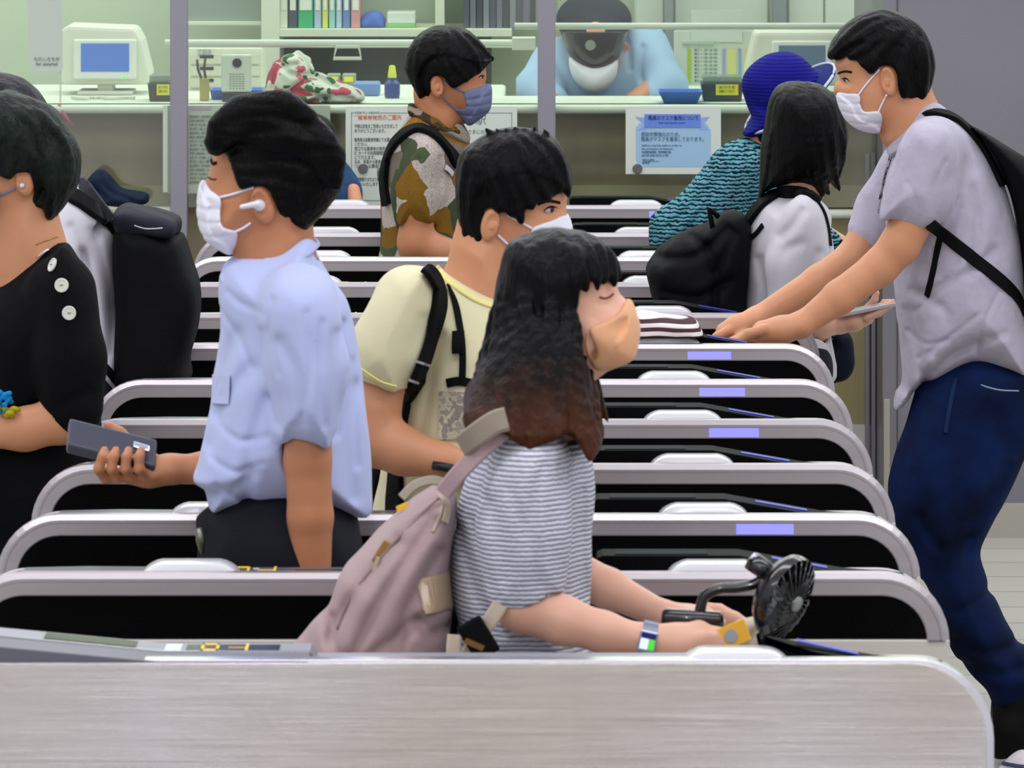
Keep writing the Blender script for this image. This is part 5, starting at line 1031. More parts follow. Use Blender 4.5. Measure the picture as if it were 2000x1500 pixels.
# ---------------------------------------------------------------- woman in the blue hat and teal striped top
def woman_hat():
    yc = 16.26; R = person('person in blue sun hat and teal and black striped crinkled top, facing away', 1500, yc)
    v = Vol(1265, 95, 1690, 700, yc, .26, .005)
    v.poly([(1540, 130), (1480, 150), (1470, 210), (1500, 260), (1560, 270), (1600, 220), (1595, 160)], .078, R=.08)
    v.cone((1510, 240, yc), (1490, 320, yc), .05, .055, .03); v.poly([(1450, 330), (1400, 420), (1400, 600), (1560, 600), (1560, 400), (1530, 320)], .11, k=.03)
    v.chain([(1420, 350, yc-.1), (1320, 440, yc-.16), (1350, 500, yc-.14), (1420, 520, yc-.1)], [.045, .04, .035, .025], k=.03)
    yf = yc-.02
    v.chain([(1530, 340, yc+.1), (1580, 450, yc+.1), (1642, 478, yf)], [.045, .04, .026], k=.03)
    v.ell((1650, 500, yf), (.022, .030, .026), k=.015)
    for i in range(4): v.chain([(1645+i*1, 484+i*9, yf-.022), (1660-i, 490+i*9, yf-.026), (1657-i, 497+i*9, yf-.014)], [.010, .010, .009], k=.004)
    v.mesh('body', skin_a, R)
    hb = Vol(1460, 190, 1560, 300, yc, .10, .004); hb.poly([(1490, 200), (1478, 240), (1476, 275), (1500, 290), (1530, 280), (1540, 220)], .085, R=.05); hb.mesh('hair', hair_m, R)
    hm = stripe_mat('blue_hat_braid', '#0f0f6a', '#12147a', 34, 'Z', 1.0, thr=.5, warp=1, bump=.35)
    h = Vol(1440, 90, 1650, 280, yc, .19, .0035)
    h.poly([(1539, 101), (1505, 104), (1478, 118), (1456, 140), (1448, 166), (1454, 192), (1466, 218), (1500, 240), (1560, 235), (1610, 190), (1604, 150), (1588, 133), (1567, 112)], .105, R=.10)
    # brim: sloping ring, front turned up at the right, back hanging down
    P = [(1467, 205), (1466, 232), (1450, 262), (1476, 268), (1500, 262), (1530, 230), (1500, 200)]
    h.poly(P, .10, R=.05, k=.01)
    h.mesh('hat', hm, R)
    br = Vol(1430, 90, 1665, 300, yc, .19, .0035); bc = W(1545, 194, yc); L_ = .148; an = math.radians(37); rx = .20
    br.ell(bc, (L_, .15, .015), (rx, -an, 0), k=.004); br.ell(bc+[-.01, 0, .008], (.105, .10, .03), (rx, -an, 0), k=.01)
    brim = br.mesh('hat_brim', M('navy_brim', '#12205e', .8, bump=.2, bscale=80), R)
    Mx = Matrix.Rotation(-an, 3, 'Y') @ Matrix.Rotation(rx, 3, 'X'); ring = []
    for j in range(48):
        q = 2*math.pi*j/48; p = Mx @ Vector((L_*.985*math.cos(q), .15*.985*math.sin(q), .004)); ring.append(np.array(bc)+np.array(p))
    MB().tube(ring, .004, 8, closed=True).build('hat_piping', M('cream_piping', '#b9bdd0', .7), brim, smooth=True)
    tm = stripe_mat('teal_black_crinkle', '#0f1c24', '#5b97a6', 29, 'Z', 4, thr=.40, warp=2.5, bump=.5)
    s = Vol(1262, 260, 1670, 690, yc, .27, .0045)
    s.poly([(1455, 268), (1434, 277), (1402, 295), (1381, 322), (1350, 357), (1330, 400), (1360, 500), (1380, 640), (1570, 660), (1600, 600), (1600, 400), (1570, 320), (1520, 280)], .16, R=.14)
    s.poly([(1440, 275), (1402, 294), (1381, 322), (1350, 357), (1315, 388), (1280, 415), (1270, 435), (1269, 485), (1290, 492), (1350, 480), (1420, 440), (1470, 380), (1490, 310)], .075, y=yc-.15, k=.04)
    s.poly([(1560, 400), (1623, 444), (1641, 455), (1651, 470), (1632, 490), (1590, 500), (1550, 460)], .05, y=yf, k=.02)
    s.poly([(1600, 560), (1648, 600), (1647, 673), (1625, 672), (1590, 650)], .06, y=yc+.05, k=.02)
    s.noise(.006, (16, 16, 12), 81); s.noise(.002, (70, 40, 50), 82)
    s.crease([[(1430, 300), (1380, 380), (1330, 450)], [(1450, 330), (1420, 400), (1370, 460)], [(1455, 290), (1458, 360), (1450, 440)], [(1400, 330), (1350, 390), (1300, 430)]], .009, .010); s.mesh('shirt', tm, R)
    MB().tube([W(1632, 470, yf-.01), W(1645, 474, yf-.03), W(1660, 480, yf-.01)], .008, 8).build('cuff_band', strap_m, R, smooth=True)
    b = Vol(1600, 640, 1680, 760, yc+.05, .12, .006); b.poly([(1622, 672), (1626, 650), (1650, 646), (1664, 660), (1668, 690), (1668, 715), (1655, 738), (1630, 746), (1600, 745), (1600, 680)], .08, y=yc+.05, R=.04, flat=3); o = b.mesh('shoulder_bag', M('navy_black_bag', '#0d1220', .8, bump=.2), None); tag(o, 'dark bag hanging at the hip of the person in the teal striped top', 'bag')
    legs('trousers', R, M('black_slacks', '#101218', .8, bump=.2), [W(1500, 620, yc-.09), W(1500, 620, yc+.09)], [W(1500, 900, yc-.09), W(1510, 900, yc+.09)], [W(1490, 1150, yc-.09), W(1520, 1150, yc+.09)], r=(.10, .065, .05), waist=(.13, .155, .14), toe=1)
woman_hat()
# ---------------------------------------------------------------- person in the patterned shirt
def man_aloha():
    yc = 16.26; R = person('person in green and ochre patterned shirt with blue grey mask, bowl cut black hair', 840, yc)
    head = [(880, 62), (840, 75), (810, 110), (808, 160), (830, 195), (865, 212), (890, 225), (915, 240), (935, 232), (947, 215), (951, 195), (955, 180), (948, 165), (950, 150), (949, 135), (945, 100), (920, 72)]
    v = Vol(735, 50, 970, 620, yc, .26, .004)
    v.poly(head, .078, R=.085); v.cone((855, 190, yc), (850, 290, yc), .058, .066, .03)
    v.poly([(820, 180), (818, 205), (850, 260), (885, 258), (900, 238), (890, 200)], .055, R=.05, k=.02)
    v.poly([(800, 280), (775, 340), (770, 480), (780, 600), (890, 600), (895, 400), (880, 290)], .12, k=.03)
    ear(v, 853, 168, yc-.076, .032, -.15, 1); ya = yc-.16
    v.chain([(815, 300, yc-.12), (815, 400, ya), (812, 475, ya), (860, 492, ya), (905, 500, ya)], [.055, .048, .043, .036, .03], k=.03)
    v.chain([(905, 500, ya), (930, 502, ya), (950, 500, ya)], [.027, .03, .024], k=.02); v.mesh('body', skin_c, R)
    eye(v, R, 940, 151, .012, .1, (.3, 0), .4)
    h = Vol(780, 28, 975, 205, yc, .14, .003)
    hp = [(888, 51), (853, 51), (830, 60), (812, 74), (794, 102), (789, 130), (797, 155), (808, 176), (818, 195), (836, 192), (841, 175), (838, 157), (850, 147), (867, 151), (885, 170), (913, 157), (937, 143), (953, 128), (964, 114), (955, 112), (951, 100), (944, 88), (920, 64)]
    h.poly(hp, .098, R=.085, hull=[head], grow=.003, clip=hp, ck=.006, cedge=yc-.07)
    h.locks([[(890, 62), (920, 100), (938, 140)], [(905, 65), (940, 95), (962, 116)], [(870, 62), (885, 120), (912, 158)], [(850, 62), (865, 120), (886, 170)], [(830, 70), (815, 130), (820, 190)]], .008, .001, k=.012, sink=.75)
    h.noise(.0012, (160, 160, 60), 5); h.mesh('hair', hair_m, R)
    mk = Vol(880, 155, 975, 260, yc, .12, .003)
    mp = [(908, 178), (930, 172), (957, 166), (961, 192), (956, 218), (935, 236), (916, 247), (900, 232), (888, 214), (908, 212), (909, 196)]
    mk.poly(mp, .086, R=.07, hull=[head], grow=.004, clip=mp, ck=.004, cedge=yc-.05)
    mk.crease([[(912, 192), (930, 190), (958, 184)], [(910, 204), (930, 205), (958, 200)], [(900, 222), (925, 224), (950, 218)]], .002, .003); gm = M('slate_mask_fabric', '#69708f', .8, bump=.1); m_ = mk.mesh('face_mask', gm, R)
    cord('ear_loop', v, [(864, 156), (885, 170), (908, 181)], .0022, gm, m_, off=.003); cord('ear_loop', v, [(866, 190), (880, 204), (892, 215)], .0022, gm, m_, off=.003)
    pm = patch_mat('patchwork_print', ['#b3a8a0', '#3d4a32', '#b9aea6', '#7f5c16', '#6f645e', '#bcb1a8', '#45553a', '#8a6418'], 13, detail='#4c463c', warp=.025)
    s = Vol(730, 200, 960, 620, yc, .27, .004)
    s.poly([(815, 215), (785, 245), (762, 280), (748, 315), (743, 350), (741, 400), (742, 450), (743, 610), (915, 610), (918, 450), (925, 330), (915, 275), (880, 250)], .165, R=.14)
    s.poly([(830, 264), (806, 278), (778, 320), (766, 360), (766, 400), (778, 450), (797, 436), (820, 432), (846, 438), (853, 400), (862, 350), (866, 305), (852, 276)], .072, y=yc-.16, k=.035)
    s.chain([(815, 300, yc-.12), (815, 380, ya), (814, 415, ya)], [.064, .056, .050], k=.03)
    s.noise(.004, (18, 18, 9), 91); s.crease([[(862, 300), (858, 380), (848, 430)], [(820, 300), (800, 360), (805, 420)]], .006, .010)
    s.cone((855, 190, yc), (850, 270, yc), .064, .062, .006, op='cut'); s.chain([(813, 450, ya), (812, 480, ya)], [.050, .054], k=.006, op='cut'); s.mesh('shirt', pm, R)
    c = Vol(785, 195, 930, 300, yc, .15, .003); cp = [(797, 206), (818, 204), (850, 228), (879, 252), (897, 240), (918, 275), (900, 285), (868, 272), (835, 245), (800, 228)]
    c.poly([(790, 200), (900, 230), (925, 280), (880, 290), (800, 240)], .10, R=.08, clip=cp, ck=.004, cedge=yc-.08); c.cone((855, 190, yc), (850, 270, yc), .062, .058, .006, op='cut'); c.mesh('collar', patch_mat('collar_print', ['#3a3018', '#6b4f16', '#8c8274', '#2c2618'], 14), R)
    b = thing('backpack', 'black bag strapped on the back of the person in the patterned shirt', 'backpack', tuple(W(760, 350, yc+.05)))
    ribbon('shoulder_strap', s, [(760, 400), (754, 350), (764, 300), (785, 270), (815, 254), (845, 266), (870, 292), (892, 320)], .034, .014, strap_m, b, n=6)
    ribbon('strap_logo', s, [(866, 326), (874, 333), (880, 340)], .014, .003, M('white_stitch', '#c8c8cc', .6), b, off=.006)
    ribbon('strap_buckle', s, [(747, 332), (748, 350)], .012, .008, M('buckle_grey', '#3a3f42', .3), b, off=.006)
    k = Vol(730, 300, 860, 560, yc+.12, .12, .006); k.poly([(752, 320), (746, 400), (748, 480), (800, 520), (830, 480), (820, 330)], .10, y=yc+.13, R=.05, flat=3); k.cutby(s, .002); k.mesh('main_bag', black_cl, b)
    legs('trousers', R, M('charcoal_trousers', '#1c1d22', .8, bump=.2), [W(830, 640, yc-.09), W(830, 640, yc+.09)], [W(840, 900, yc-.09), W(820, 900, yc+.09)], [W(840, 1150, yc-.09), W(790, 1150, yc+.09)], r=(.10, .065, .05), waist=(.13, .16, .14), toe=1)
man_aloha()
# ---------------------------------------------------------------- left edge: woman in black top
def woman_black():
    yc = 11.70; R = person('person with short dark green tinted hair and black top with white shoulder buttons', 60, yc)
    head = [(40, 195), (-20, 205), (-55, 260), (-60, 330), (-66, 360), (-60, 390), (-40, 430), (-10, 440), (30, 420), (80, 400), (120, 350), (130, 280), (100, 220)]
    v = Vol(-230, 165, 230, 1200, yc, .28, .0045)
    v.poly(head, .078, R=.085); v.cone((50, 400, yc), (60, 520, yc), .058, .07, .03)
    v.poly([(60, 390), (10, 430), (-20, 540), (0, 600), (140, 560), (120, 470), (90, 420)], .075, R=.07, k=.03)
    v.poly([(60, 520), (-40, 640), (-60, 900), (-60, 1150), (150, 1150), (160, 900), (150, 600)], .12, k=.03)
    ear(v, 48, 352, yc-.076, .032, .2, -1); ya = yc-.18
    v.chain([(120, 580, yc-.14), (140, 720, ya), (125, 820, ya), (50, 838, ya-.01), (-60, 848, ya-.01)], [.05, .045, .040, .036, .028], k=.03)
    hand(v, (-70, 850, ya-.01), (-1, 0, 0), (0, -.3, -1), s=-1); v.mesh('body', skin_a, R)
    p, n = v.hit(43, 362, .002); e = Vol(35, 355, 52, 370, p[1], .012, .001); e.ell(p, (.005, .005, .005)); e.mesh('earring', M('pearl', '#e4dfe6', .15, coat=.5), R)
    mk = Vol(-90, 360, 20, 450, yc, .12, .0035); mp = [(2, 376), (-20, 372), (-62, 352), (-72, 385), (-60, 420), (-38, 440), (-16, 425)]; mk.poly(mp, .085, R=.07, hull=[head], grow=.004, clip=mp, ck=.004, cedge=yc-.05); m_ = mk.mesh('face_mask', M('pale_blue_mask', '#6e86a6', .8), R)
    cord('ear_loop', v, [(0, 380), (15, 374), (30, 368)], .002, MATS['pale_blue_mask'], m_, off=.003)
    h = Vol(-90, 165, 170, 450, yc, .15, .003)
    hp = [(0, 180), (35, 185), (65, 198), (98, 212), (122, 244), (146, 280), (155, 315), (148, 365), (120, 408), (98, 432), (82, 414), (64, 402), (68, 368), (64, 340), (36, 338), (20, 350), (0, 344), (-40, 340), (-62, 300), (-58, 240), (-35, 200)]
    h.poly(hp, .102, R=.09, hull=[head], grow=.004, clip=hp, ck=.006, cedge=yc-.07)
    h.locks([[(20, 210), (70, 250), (80, 310)], [(30, 205), (110, 260), (130, 330)], [(60, 215), (130, 290), (125, 380)], [(10, 220), (30, 270), (20, 335)], [(80, 300), (100, 360), (95, 425)], [(-10, 220), (-20, 280), (-25, 335)], [(60, 290), (75, 350), (72, 405)]], .010, .002, k=.012, sink=.6)
    h.noise(.003, (50, 50, 40), 2); h.noise(.0012, (180, 160, 60), 5); h.mesh('hair', hair_g, R)
    cl = M('black_linen', '#08090c', .85, bump=.2, spec=.2)
    s = Vol(-230, 455, 235, 1200, yc, .29, .0045)
    s.poly([(119, 470), (60, 500), (0, 545), (-60, 580), (-110, 700), (-120, 900), (-130, 1180), (190, 1180), (198, 1000), (200, 850), (196, 750), (182, 673), (178, 592), (168, 547), (150, 505)], .17, R=.14)
    s.poly([(120, 480), (90, 540), (80, 640), (70, 740), (84, 780), (100, 815), (133, 852), (170, 850), (196, 810), (196, 750), (182, 673), (178, 592), (165, 540), (145, 500)], .075, y=yc-.18, k=.035)
    s.poly([(118, 460), (72, 482), (45, 510), (17, 536), (-10, 545), (-40, 480), (60, 430)], .14, R=.08, k=.006, op='cut')
    s.noise(.006, (14, 14, 9), 101); s.crease([[(100, 790), (150, 760), (190, 740)], [(85, 600), (100, 700), (90, 770)]], .008, .012)
    s.chain([(120, 570, yc-.14), (140, 700, ya), (135, 790, ya)], [.066, .060, .056], k=.03)
    s.cone((50, 400, yc), (55, 500, yc), .062, .074, .006, op='cut'); s.chain([(110, 825, ya), (40, 840, ya)], [.046, .046], k=.006, op='cut'); s.mesh('shirt', cl, R)
    bm = M('pearl_button', '#dcdcd2', .3, coat=.3)
    for x, y in ((86, 497), (104, 518), (121, 557), (134, 611)):
        p, n = s.hit(x, y, .001); u = unit(np.cross(n, [0, 0, 1])); w_ = np.cross(u, n); V = []; K = 20
        for rr, hh in ((1, 0), (1, .003), (.78, .0035), (.72, .0022), (.02, .0022)): V += [p+n*hh+(u*math.cos(q)+w_*math.sin(q))*.0135*rr for q in [2*math.pi*j/K for j in range(K)]]
        bt = MB().add(V, [(i*K+j, i*K+(j+1) % K, (i+1)*K+(j+1) % K, (i+1)*K+j) for i in range(4) for j in range(K)]).build('button', bm, R, smooth=False)
        MB().box(*(lambda c: (c[0]-.003, c[0]+.003, c[1]-.001, c[1]+.001, c[2]-.001, c[2]+.001))(p+n*.003)).build('button_thread', M('thread_grey', '#8c8c80', .8), bt)
    cord('necklace', v, [(70, 478), (90, 470), (112, 462)], .0012, M('gold_chain', '#b08a4a', .3, 1.), R, off=.002)
    legs('trousers', R, cl, [W(40, 1150, yc-.1), W(40, 1150, yc+.1)], [W(20, 1550, yc-.1), W(80, 1550, yc+.1)], [W(0, 1830, yc-.1), W(120, 1830, yc+.1)], r=(.12, .08, .05), waist=(.15, .18, .14), toe=-1)
    # knotted yarn charm at the front of the top
    r = random.Random(3); t = thing('yarn_charm', 'blue and yellow knotted yarn charm at the front of the black top', 'charm', tuple(W(12, 815, yc-.2)))
    for nm, mt, (x0, x1, y0, y1) in (('blue_yarn', M('blue_yarn', '#1c86c8', .8), (-10, 22, 764, 806)), ('yellow_yarn', M('yellow_yarn', '#b8a824', .8), (2, 36, 796, 814))):
        q = Vol(-30, 745, 55, 832, yc-.22, .05, .0025)
        for _ in range(34 if nm[0] == 'b' else 24): q.ell((r.uniform(x0, x1), r.uniform(y0, y1), yc-.22+r.uniform(-.02, .02)), (.006, .005, .005), k=.003)
        q.mesh(nm, mt, t)
woman_black()
# ---------------------------------------------------------------- person with white shirt behind her, big black backpack
def person_pack():
    yc = 13.20; R = person('person in white shirt mostly hidden behind the green haired person, black backpack', 110, yc)
    v = Vol(-150, 135, 260, 760, yc, .26, .005)
    v.poly([(30, 150), (-40, 165), (-60, 230), (-50, 300), (0, 340), (60, 330), (90, 260), (80, 190)], .078, R=.085); v.cone((50, 300, yc), (90, 400, yc), .055, .06, .03)
    v.poly([(110, 400), (40, 460), (20, 700), (190, 700), (200, 500), (180, 420)], .11, k=.03)
    v.chain([(120, 440, yc-.14), (60, 560, yc-.18), (0, 640, yc-.17), (-80, 640, yc-.1)], [.05, .045, .035, .025], k=.03); v.mesh('body', skin_a, R)
    h = Vol(-90, 120, 125, 335, yc, .13, .004); h.poly([(5, 142), (-40, 152), (-66, 200), (-60, 260), (20, 320), (90, 320), (104, 250), (88, 195), (52, 156)], .10, R=.085); h.noise(.002, (90, 90, 40), 5); h.mesh('hair', M('plum_black_hair', '#14101a', .5, bump=.4, bscale=70, spec=.25), R)
    s = Vol(-50, 340, 250, 770, yc, .27, .0045)
    s.poly([(150, 346), (120, 375), (100, 400), (60, 440), (20, 500), (10, 760), (236, 760), (232, 600), (230, 470), (205, 430), (175, 385)], .17, R=.14)
    s.chain([(125, 430, yc-.13), (100, 500, yc-.16), (60, 560, yc-.18)], [.066, .06, .056], k=.03)
    s.noise(.005, (16, 16, 7), 111); s.crease([[(150, 430), (190, 560), (205, 700)], [(190, 440), (215, 560), (220, 680)], [(170, 480), (180, 600), (195, 700)]], .008, .010); s.cone((50, 300, yc), (90, 400, yc), .06, .064, .006, op='cut'); s.mesh('shirt', M('white_poplin', '#d3d0da', .85, bump=.2, bscale=16), R)
    b = thing('backpack', 'large black box-shaped backpack, left of the grey window post', 'backpack', tuple(W(300, 740, yc)))
    k = Vol(215, 380, 400, 770, yc, .22, .0045)
    k.poly([(227, 452), (280, 440), (345, 455), (360, 468), (374, 510), (388, 550), (392, 592), (386, 645), (372, 697), (362, 750), (229, 752), (230, 600)], .15, R=.06, flat=3.5)
    k.noise(.004, (16, 16, 12), 7); k.cutby(s, .001); k.mesh('main_bag', black_cl, b)
    k = Vol(205, 385, 360, 480, yc, .2, .004); k.poly([(222, 420), (245, 400), (280, 406), (346, 424), (346, 458), (300, 466), (235, 462)], .14, R=.03, flat=3.5); k.noise(.004, (30, 30, 30), 8); k.cutby(s, .001); f_ = k.mesh('top_flap', M('charcoal_flap', '#20212b', .7, bump=.3, bscale=25), b)
    cord('flap_zip', k, [(262, 440), (285, 447), (318, 446)], .002, M('zip_silver', '#b5b5bd', .3, .8), f_)
    ribbon('shoulder_strap', s, [(138, 384), (165, 400), (195, 425), (224, 458)], .040, .012, strap_m, b, n=6)
    ribbon('shoulder_strap', s, [(160, 358), (185, 392), (215, 430)], .030, .012, M('navy_webbing', '#12141f', .6), b, n=6)
    ribbon('lower_strap', s, [(188, 700), (204, 718), (224, 742)], .018, .005, strap_m, b)
    legs('trousers', R, M('beige_dark_trousers', '#23242c', .8), [W(110, 760, yc-.1), W(110, 760, yc+.1)], [W(90, 1130, yc-.1), W(150, 1130, yc+.1)], [W(110, 1560, yc-.1), W(200, 1560, yc+.1)], r=(.11, .07, .055), waist=(.13, .17, .14), toe=-1)
person_pack()
def person_far():
    yc = 17.92; R = person('person in navy denim shirt at the counter, hidden behind the phone holder head', 640, yc)
    v = Vol(560, 225, 730, 470, yc, .17, .005); v.poly([(615, 235), (585, 260), (590, 300), (620, 320), (650, 300), (652, 260)], .075, R=.08); v.cone((620, 300, yc), (625, 340, yc), .05, .06); v.chain([(690, 372, yc-.08), (694, 395, yc-.10)], [.02, .022]); v.mesh('body', skin_a, R)
    h = Vol(570, 215, 670, 325, yc, .12, .004); h.poly([(620, 222), (590, 235), (578, 270), (590, 305), (635, 315), (655, 285), (652, 245)], .085, R=.08); h.mesh('hair', hair_m, R)
    s = Vol(560, 300, 725, 620, yc, .15, .005); s.poly([(600, 330), (640, 312), (668, 312), (690, 335), (704, 360), (708, 388), (706, 480), (700, 600), (570, 600), (575, 400)], .13, R=.10); s.noise(.004, (20, 20, 14), 5); s.mesh('shirt', M('navy_denim_shirt', '#2b466b', .85, noise=.2, nscale=12, bump=.2), R)
    legs('trousers', R, M('black_jeans', '#15171d', .8), [W(640, 620, yc-.06), W(640, 620, yc+.05)], [W(640, 820, yc-.06), W(640, 820, yc+.05)], [W(640, 1020, yc-.06), W(640, 1020, yc+.05)], r=(.085, .06, .045), waist=(.12, .12, .12))
person_far()
# ============================================================ OFFICE BEHIND THE GLASS
CT = W(0, 205, YW)[2]+.0005
def on(name, px0, py0, px1, y, dep, m, label, cat, bevel=.004, group=None):
    """box standing on the counter"""
    a = W(px0, py0, y); b = W(px1, py0, y); t = thing(name, label, cat, ((a[0]+b[0])/2, y, CT), group)
    return t, a[0], b[0], a[2]
def pp(pts, y, dep, name, m, parent, bevel=.003):
    return MB().prism([tuple(W(p[0], p[1], y)[[0, 2]]) for p in pts], y, y+dep).build(name, m, parent, bevel=bevel)
ivory = M('ivory_plastic', '#d9dccb', .5); dkgrey = M('dark_grey_plastic', '#2b3330', .45); yl = M('yellow_label', '#e8e41a', .6); ink = M('ink_dark', '#5a5f5c', .8); ink2 = M('ink_mid', '#73807c', .8)
# monitors
def monitor(label, hous, bez, scr, y, scol, em):
    t = thing('monitor', label, 'monitor', (W((bez[0]+bez[2])/2, 0, y)[0], y, CT))
    pp(hous, y+.02, .24, 'housing', ivory, t, .012); pbox('bezel', *bez, y, .03, M('bezel_pale', '#dfe3dc', .5), t, .006)
    pbox('screen', *scr, y-.002, .004, M('screen_'+scol[1:], scol, .25, emit=em), t, 0)
    cx = (bez[0]+bez[2])/2; a = W(cx-16, 160, y); b = W(cx+16, 160, y); box('stand', a[0], b[0], y+.04, y+.12, CT, a[2]+.03, ivory, t, .006)
    box('foot', a[0]-.06, b[0]+.06, y+.0, y+.18, CT, CT+.012, ivory, t, .004); return t
t = monitor('boxy white monitor with blue screen left of the grey window post', [(118, 58), (135, 50), (262, 55), (276, 80), (293, 150), (286, 166), (120, 166)], (143, 77, 266, 155), (158, 85, 252, 140), 18.75, '#3c66b4', .55)
pbox('power_light', 240, 149, 245, 153, 18.746, .004, M('green_led', '#46e04a', .3, emit=1.5), t, 0)
monitor('boxy white monitor with grey blue screen beside the blue hat', [(1455, 168), (1462, 120), (1476, 62), (1690, 62), (1690, 168)], (1508, 80, 1625, 158), (1521, 89, 1612, 152), 18.72, '#4f6a80', .25)
# intercom with camera eye and grille
t, x0, x1, z1 = on('intercom_unit', 432, 107, 491, 18.40, .04, 0, 'silver intercom unit with round camera eye standing on the counter', 'intercom')
y = 18.40; zb = W(0, 180, y)[2]
box('face_plate', x0, x1, y, y+.03, zb, z1, M('satin_silver', '#dfe8dc', .35, .15), t, .006)
box('base', x0+.002, x1-.002, y+.002, y+.09, CT, zb, dkgrey, t, .004)
c = W(463, 123, y-.002); MB().lathe([(.0, 0), (.014, 0), (.014, .006), (.002, .006)], (c[0], c[1]-.003, c[2]), 20, 'y').build('camera_eye', M('lens_black', '#10150f', .15), t)
g = MB()
for i in range(7):
    for j in range(5):
        q = W(450+j*6.2, 145+i*4.6, y-.001); g.box(q[0]-.003, q[0]+.003, y-.0012, y, q[2]-.0015, q[2]+.0015)
g.build('speaker_grille', M('grille_grey', '#8d948c', .6), t)
# black trays with yellow labels
for lab, a, b, tp, lx in (('black tray with yellow label beside the monitor left of the grey post', 288, 345, 148, (306, 331)), ('black tray with yellow label right of the blue dish', 1370, 1452, 150, (1398, 1442))):
    y = 18.42; t, x0, x1, z1 = on('coin_tray', a, tp, b, y, .1, 0, lab, 'tray'); zc = W(0, 163, y)[2]
    MB().prism([(x0+.006, CT), (x1-.006, CT), (x1, zc), (x0, zc)], y, y+.16).build('tray_body', dkgrey, t, bevel=.004)
    box('clear_lid', x0+.004, x1-.004, y+.01, y+.15, zc, z1, M('clear_lid', '#8fa08f', .2, alpha=.6), t, .003)
    pbox('yellow_label', lx[0], 165, lx[1], 186, y-.003, .003, yl, t, .001)
    for k in (0, 1): text('label_text', ('おつりを', 'お取りください')[k], (lx[0]+lx[1])/2, 171+8*k, y-.004, 5, ink, t, align='CENTER', width=(lx[1]-lx[0])*.7)
    text('lid_text', '', lx[0], 158, y, 5, ink, t) if 0 else None
# blue trays
bt = M('blue_tray', '#4a74d8', .45)
for lab, a, b, tp, y in (('shallow blue tray behind the silver intercom', 410, 513, 176, 18.5), ('small blue dish on the counter below the staff member', 1286, 1373, 179, 18.30)):
    a0, b0 = W(a, tp, y), W(b, tp, y); i = .018 if a > 1000 else .004
    mb = MB(); x0, x1, z1 = a0[0], b0[0], a0[2]
    o = MB().add([(x0, y, z1), (x1, y, z1), (x1, y+.16, z1), (x0, y+.16, z1), (x0+i, y+.02, CT), (x1-i, y+.02, CT), (x1-i, y+.14, CT), (x0+i, y+.14, CT), (x0+.006, y+.008, z1), (x1-.006, y+.008, z1), (x1-.006, y+.152, z1), (x0+.006, y+.152, z1), (x0+i+.004, y+.026, CT+.006), (x1-i-.004, y+.026, CT+.006), (x1-i-.004, y+.134, CT+.006), (x0+i+.004, y+.134, CT+.006)],
        [(0, 1, 5, 4), (1, 2, 6, 5), (2, 3, 7, 6), (3, 0, 4, 7), (4, 5, 6, 7), (0, 8, 9, 1), (1, 9, 10, 2), (2, 10, 11, 3), (3, 11, 8, 0), (8, 12, 13, 9), (9, 13, 14, 10), (10, 14, 15, 11), (11, 15, 12, 8), (12, 15, 14, 13)]).build('money_tray', bt, None, bevel=.001)
    tag(o, lab, 'tray')
# drawers
y = 19.0; t, x0, x1, z1 = on('drawer_cabinet', 368, 94, 512, y, .3, 0, 'small cream drawer cabinet standing behind the silver intercom', 'drawer cabinet')
box('body', x0, x1, y, y+.3, CT, z1, ivory, t, .003)
for c in range(2):
    for r in range(4):
        xa = x0+.006+c*(x1-x0)/2; xb = xa+(x1-x0)/2-.012; za = z1-.012-(r+1)*.037; d = box('drawer', xa, xb, y-.008, y, za, za+.031, M('drawer_cream', '#c9ccb6', .5), t, .002)
        box('drawer_slot', xa+.03, xb-.03, y-.010, y-.006, za+.018, za+.028, M('slot_dark', '#22291f', .7), d, 0)
text('paper_label', '定期券', 385, 104, y-.011, 12, ink2, t, width=28)
# scissors-like tan wooden holder
y = 18.45; t, x0, x1, z1 = on('pen_stand', 390, 153, 408, y, .03, 0, 'tan wooden tag with two dark hooks left of the intercom', 'holder')
box('tag', x0, x1, y, y+.03, CT, z1, M('tan_wood', '#b5a566', .6), t, .003)
for k, (a, b) in enumerate((((394, 155), (385, 116)), ((402, 155), (401, 114)))): MB().tube([W(*a, y+.015), W((a[0]+b[0])/2-3, 135, y+.015), W(*b, y+.015)], .004, 8).build('hook', dkgrey, t, smooth=True)
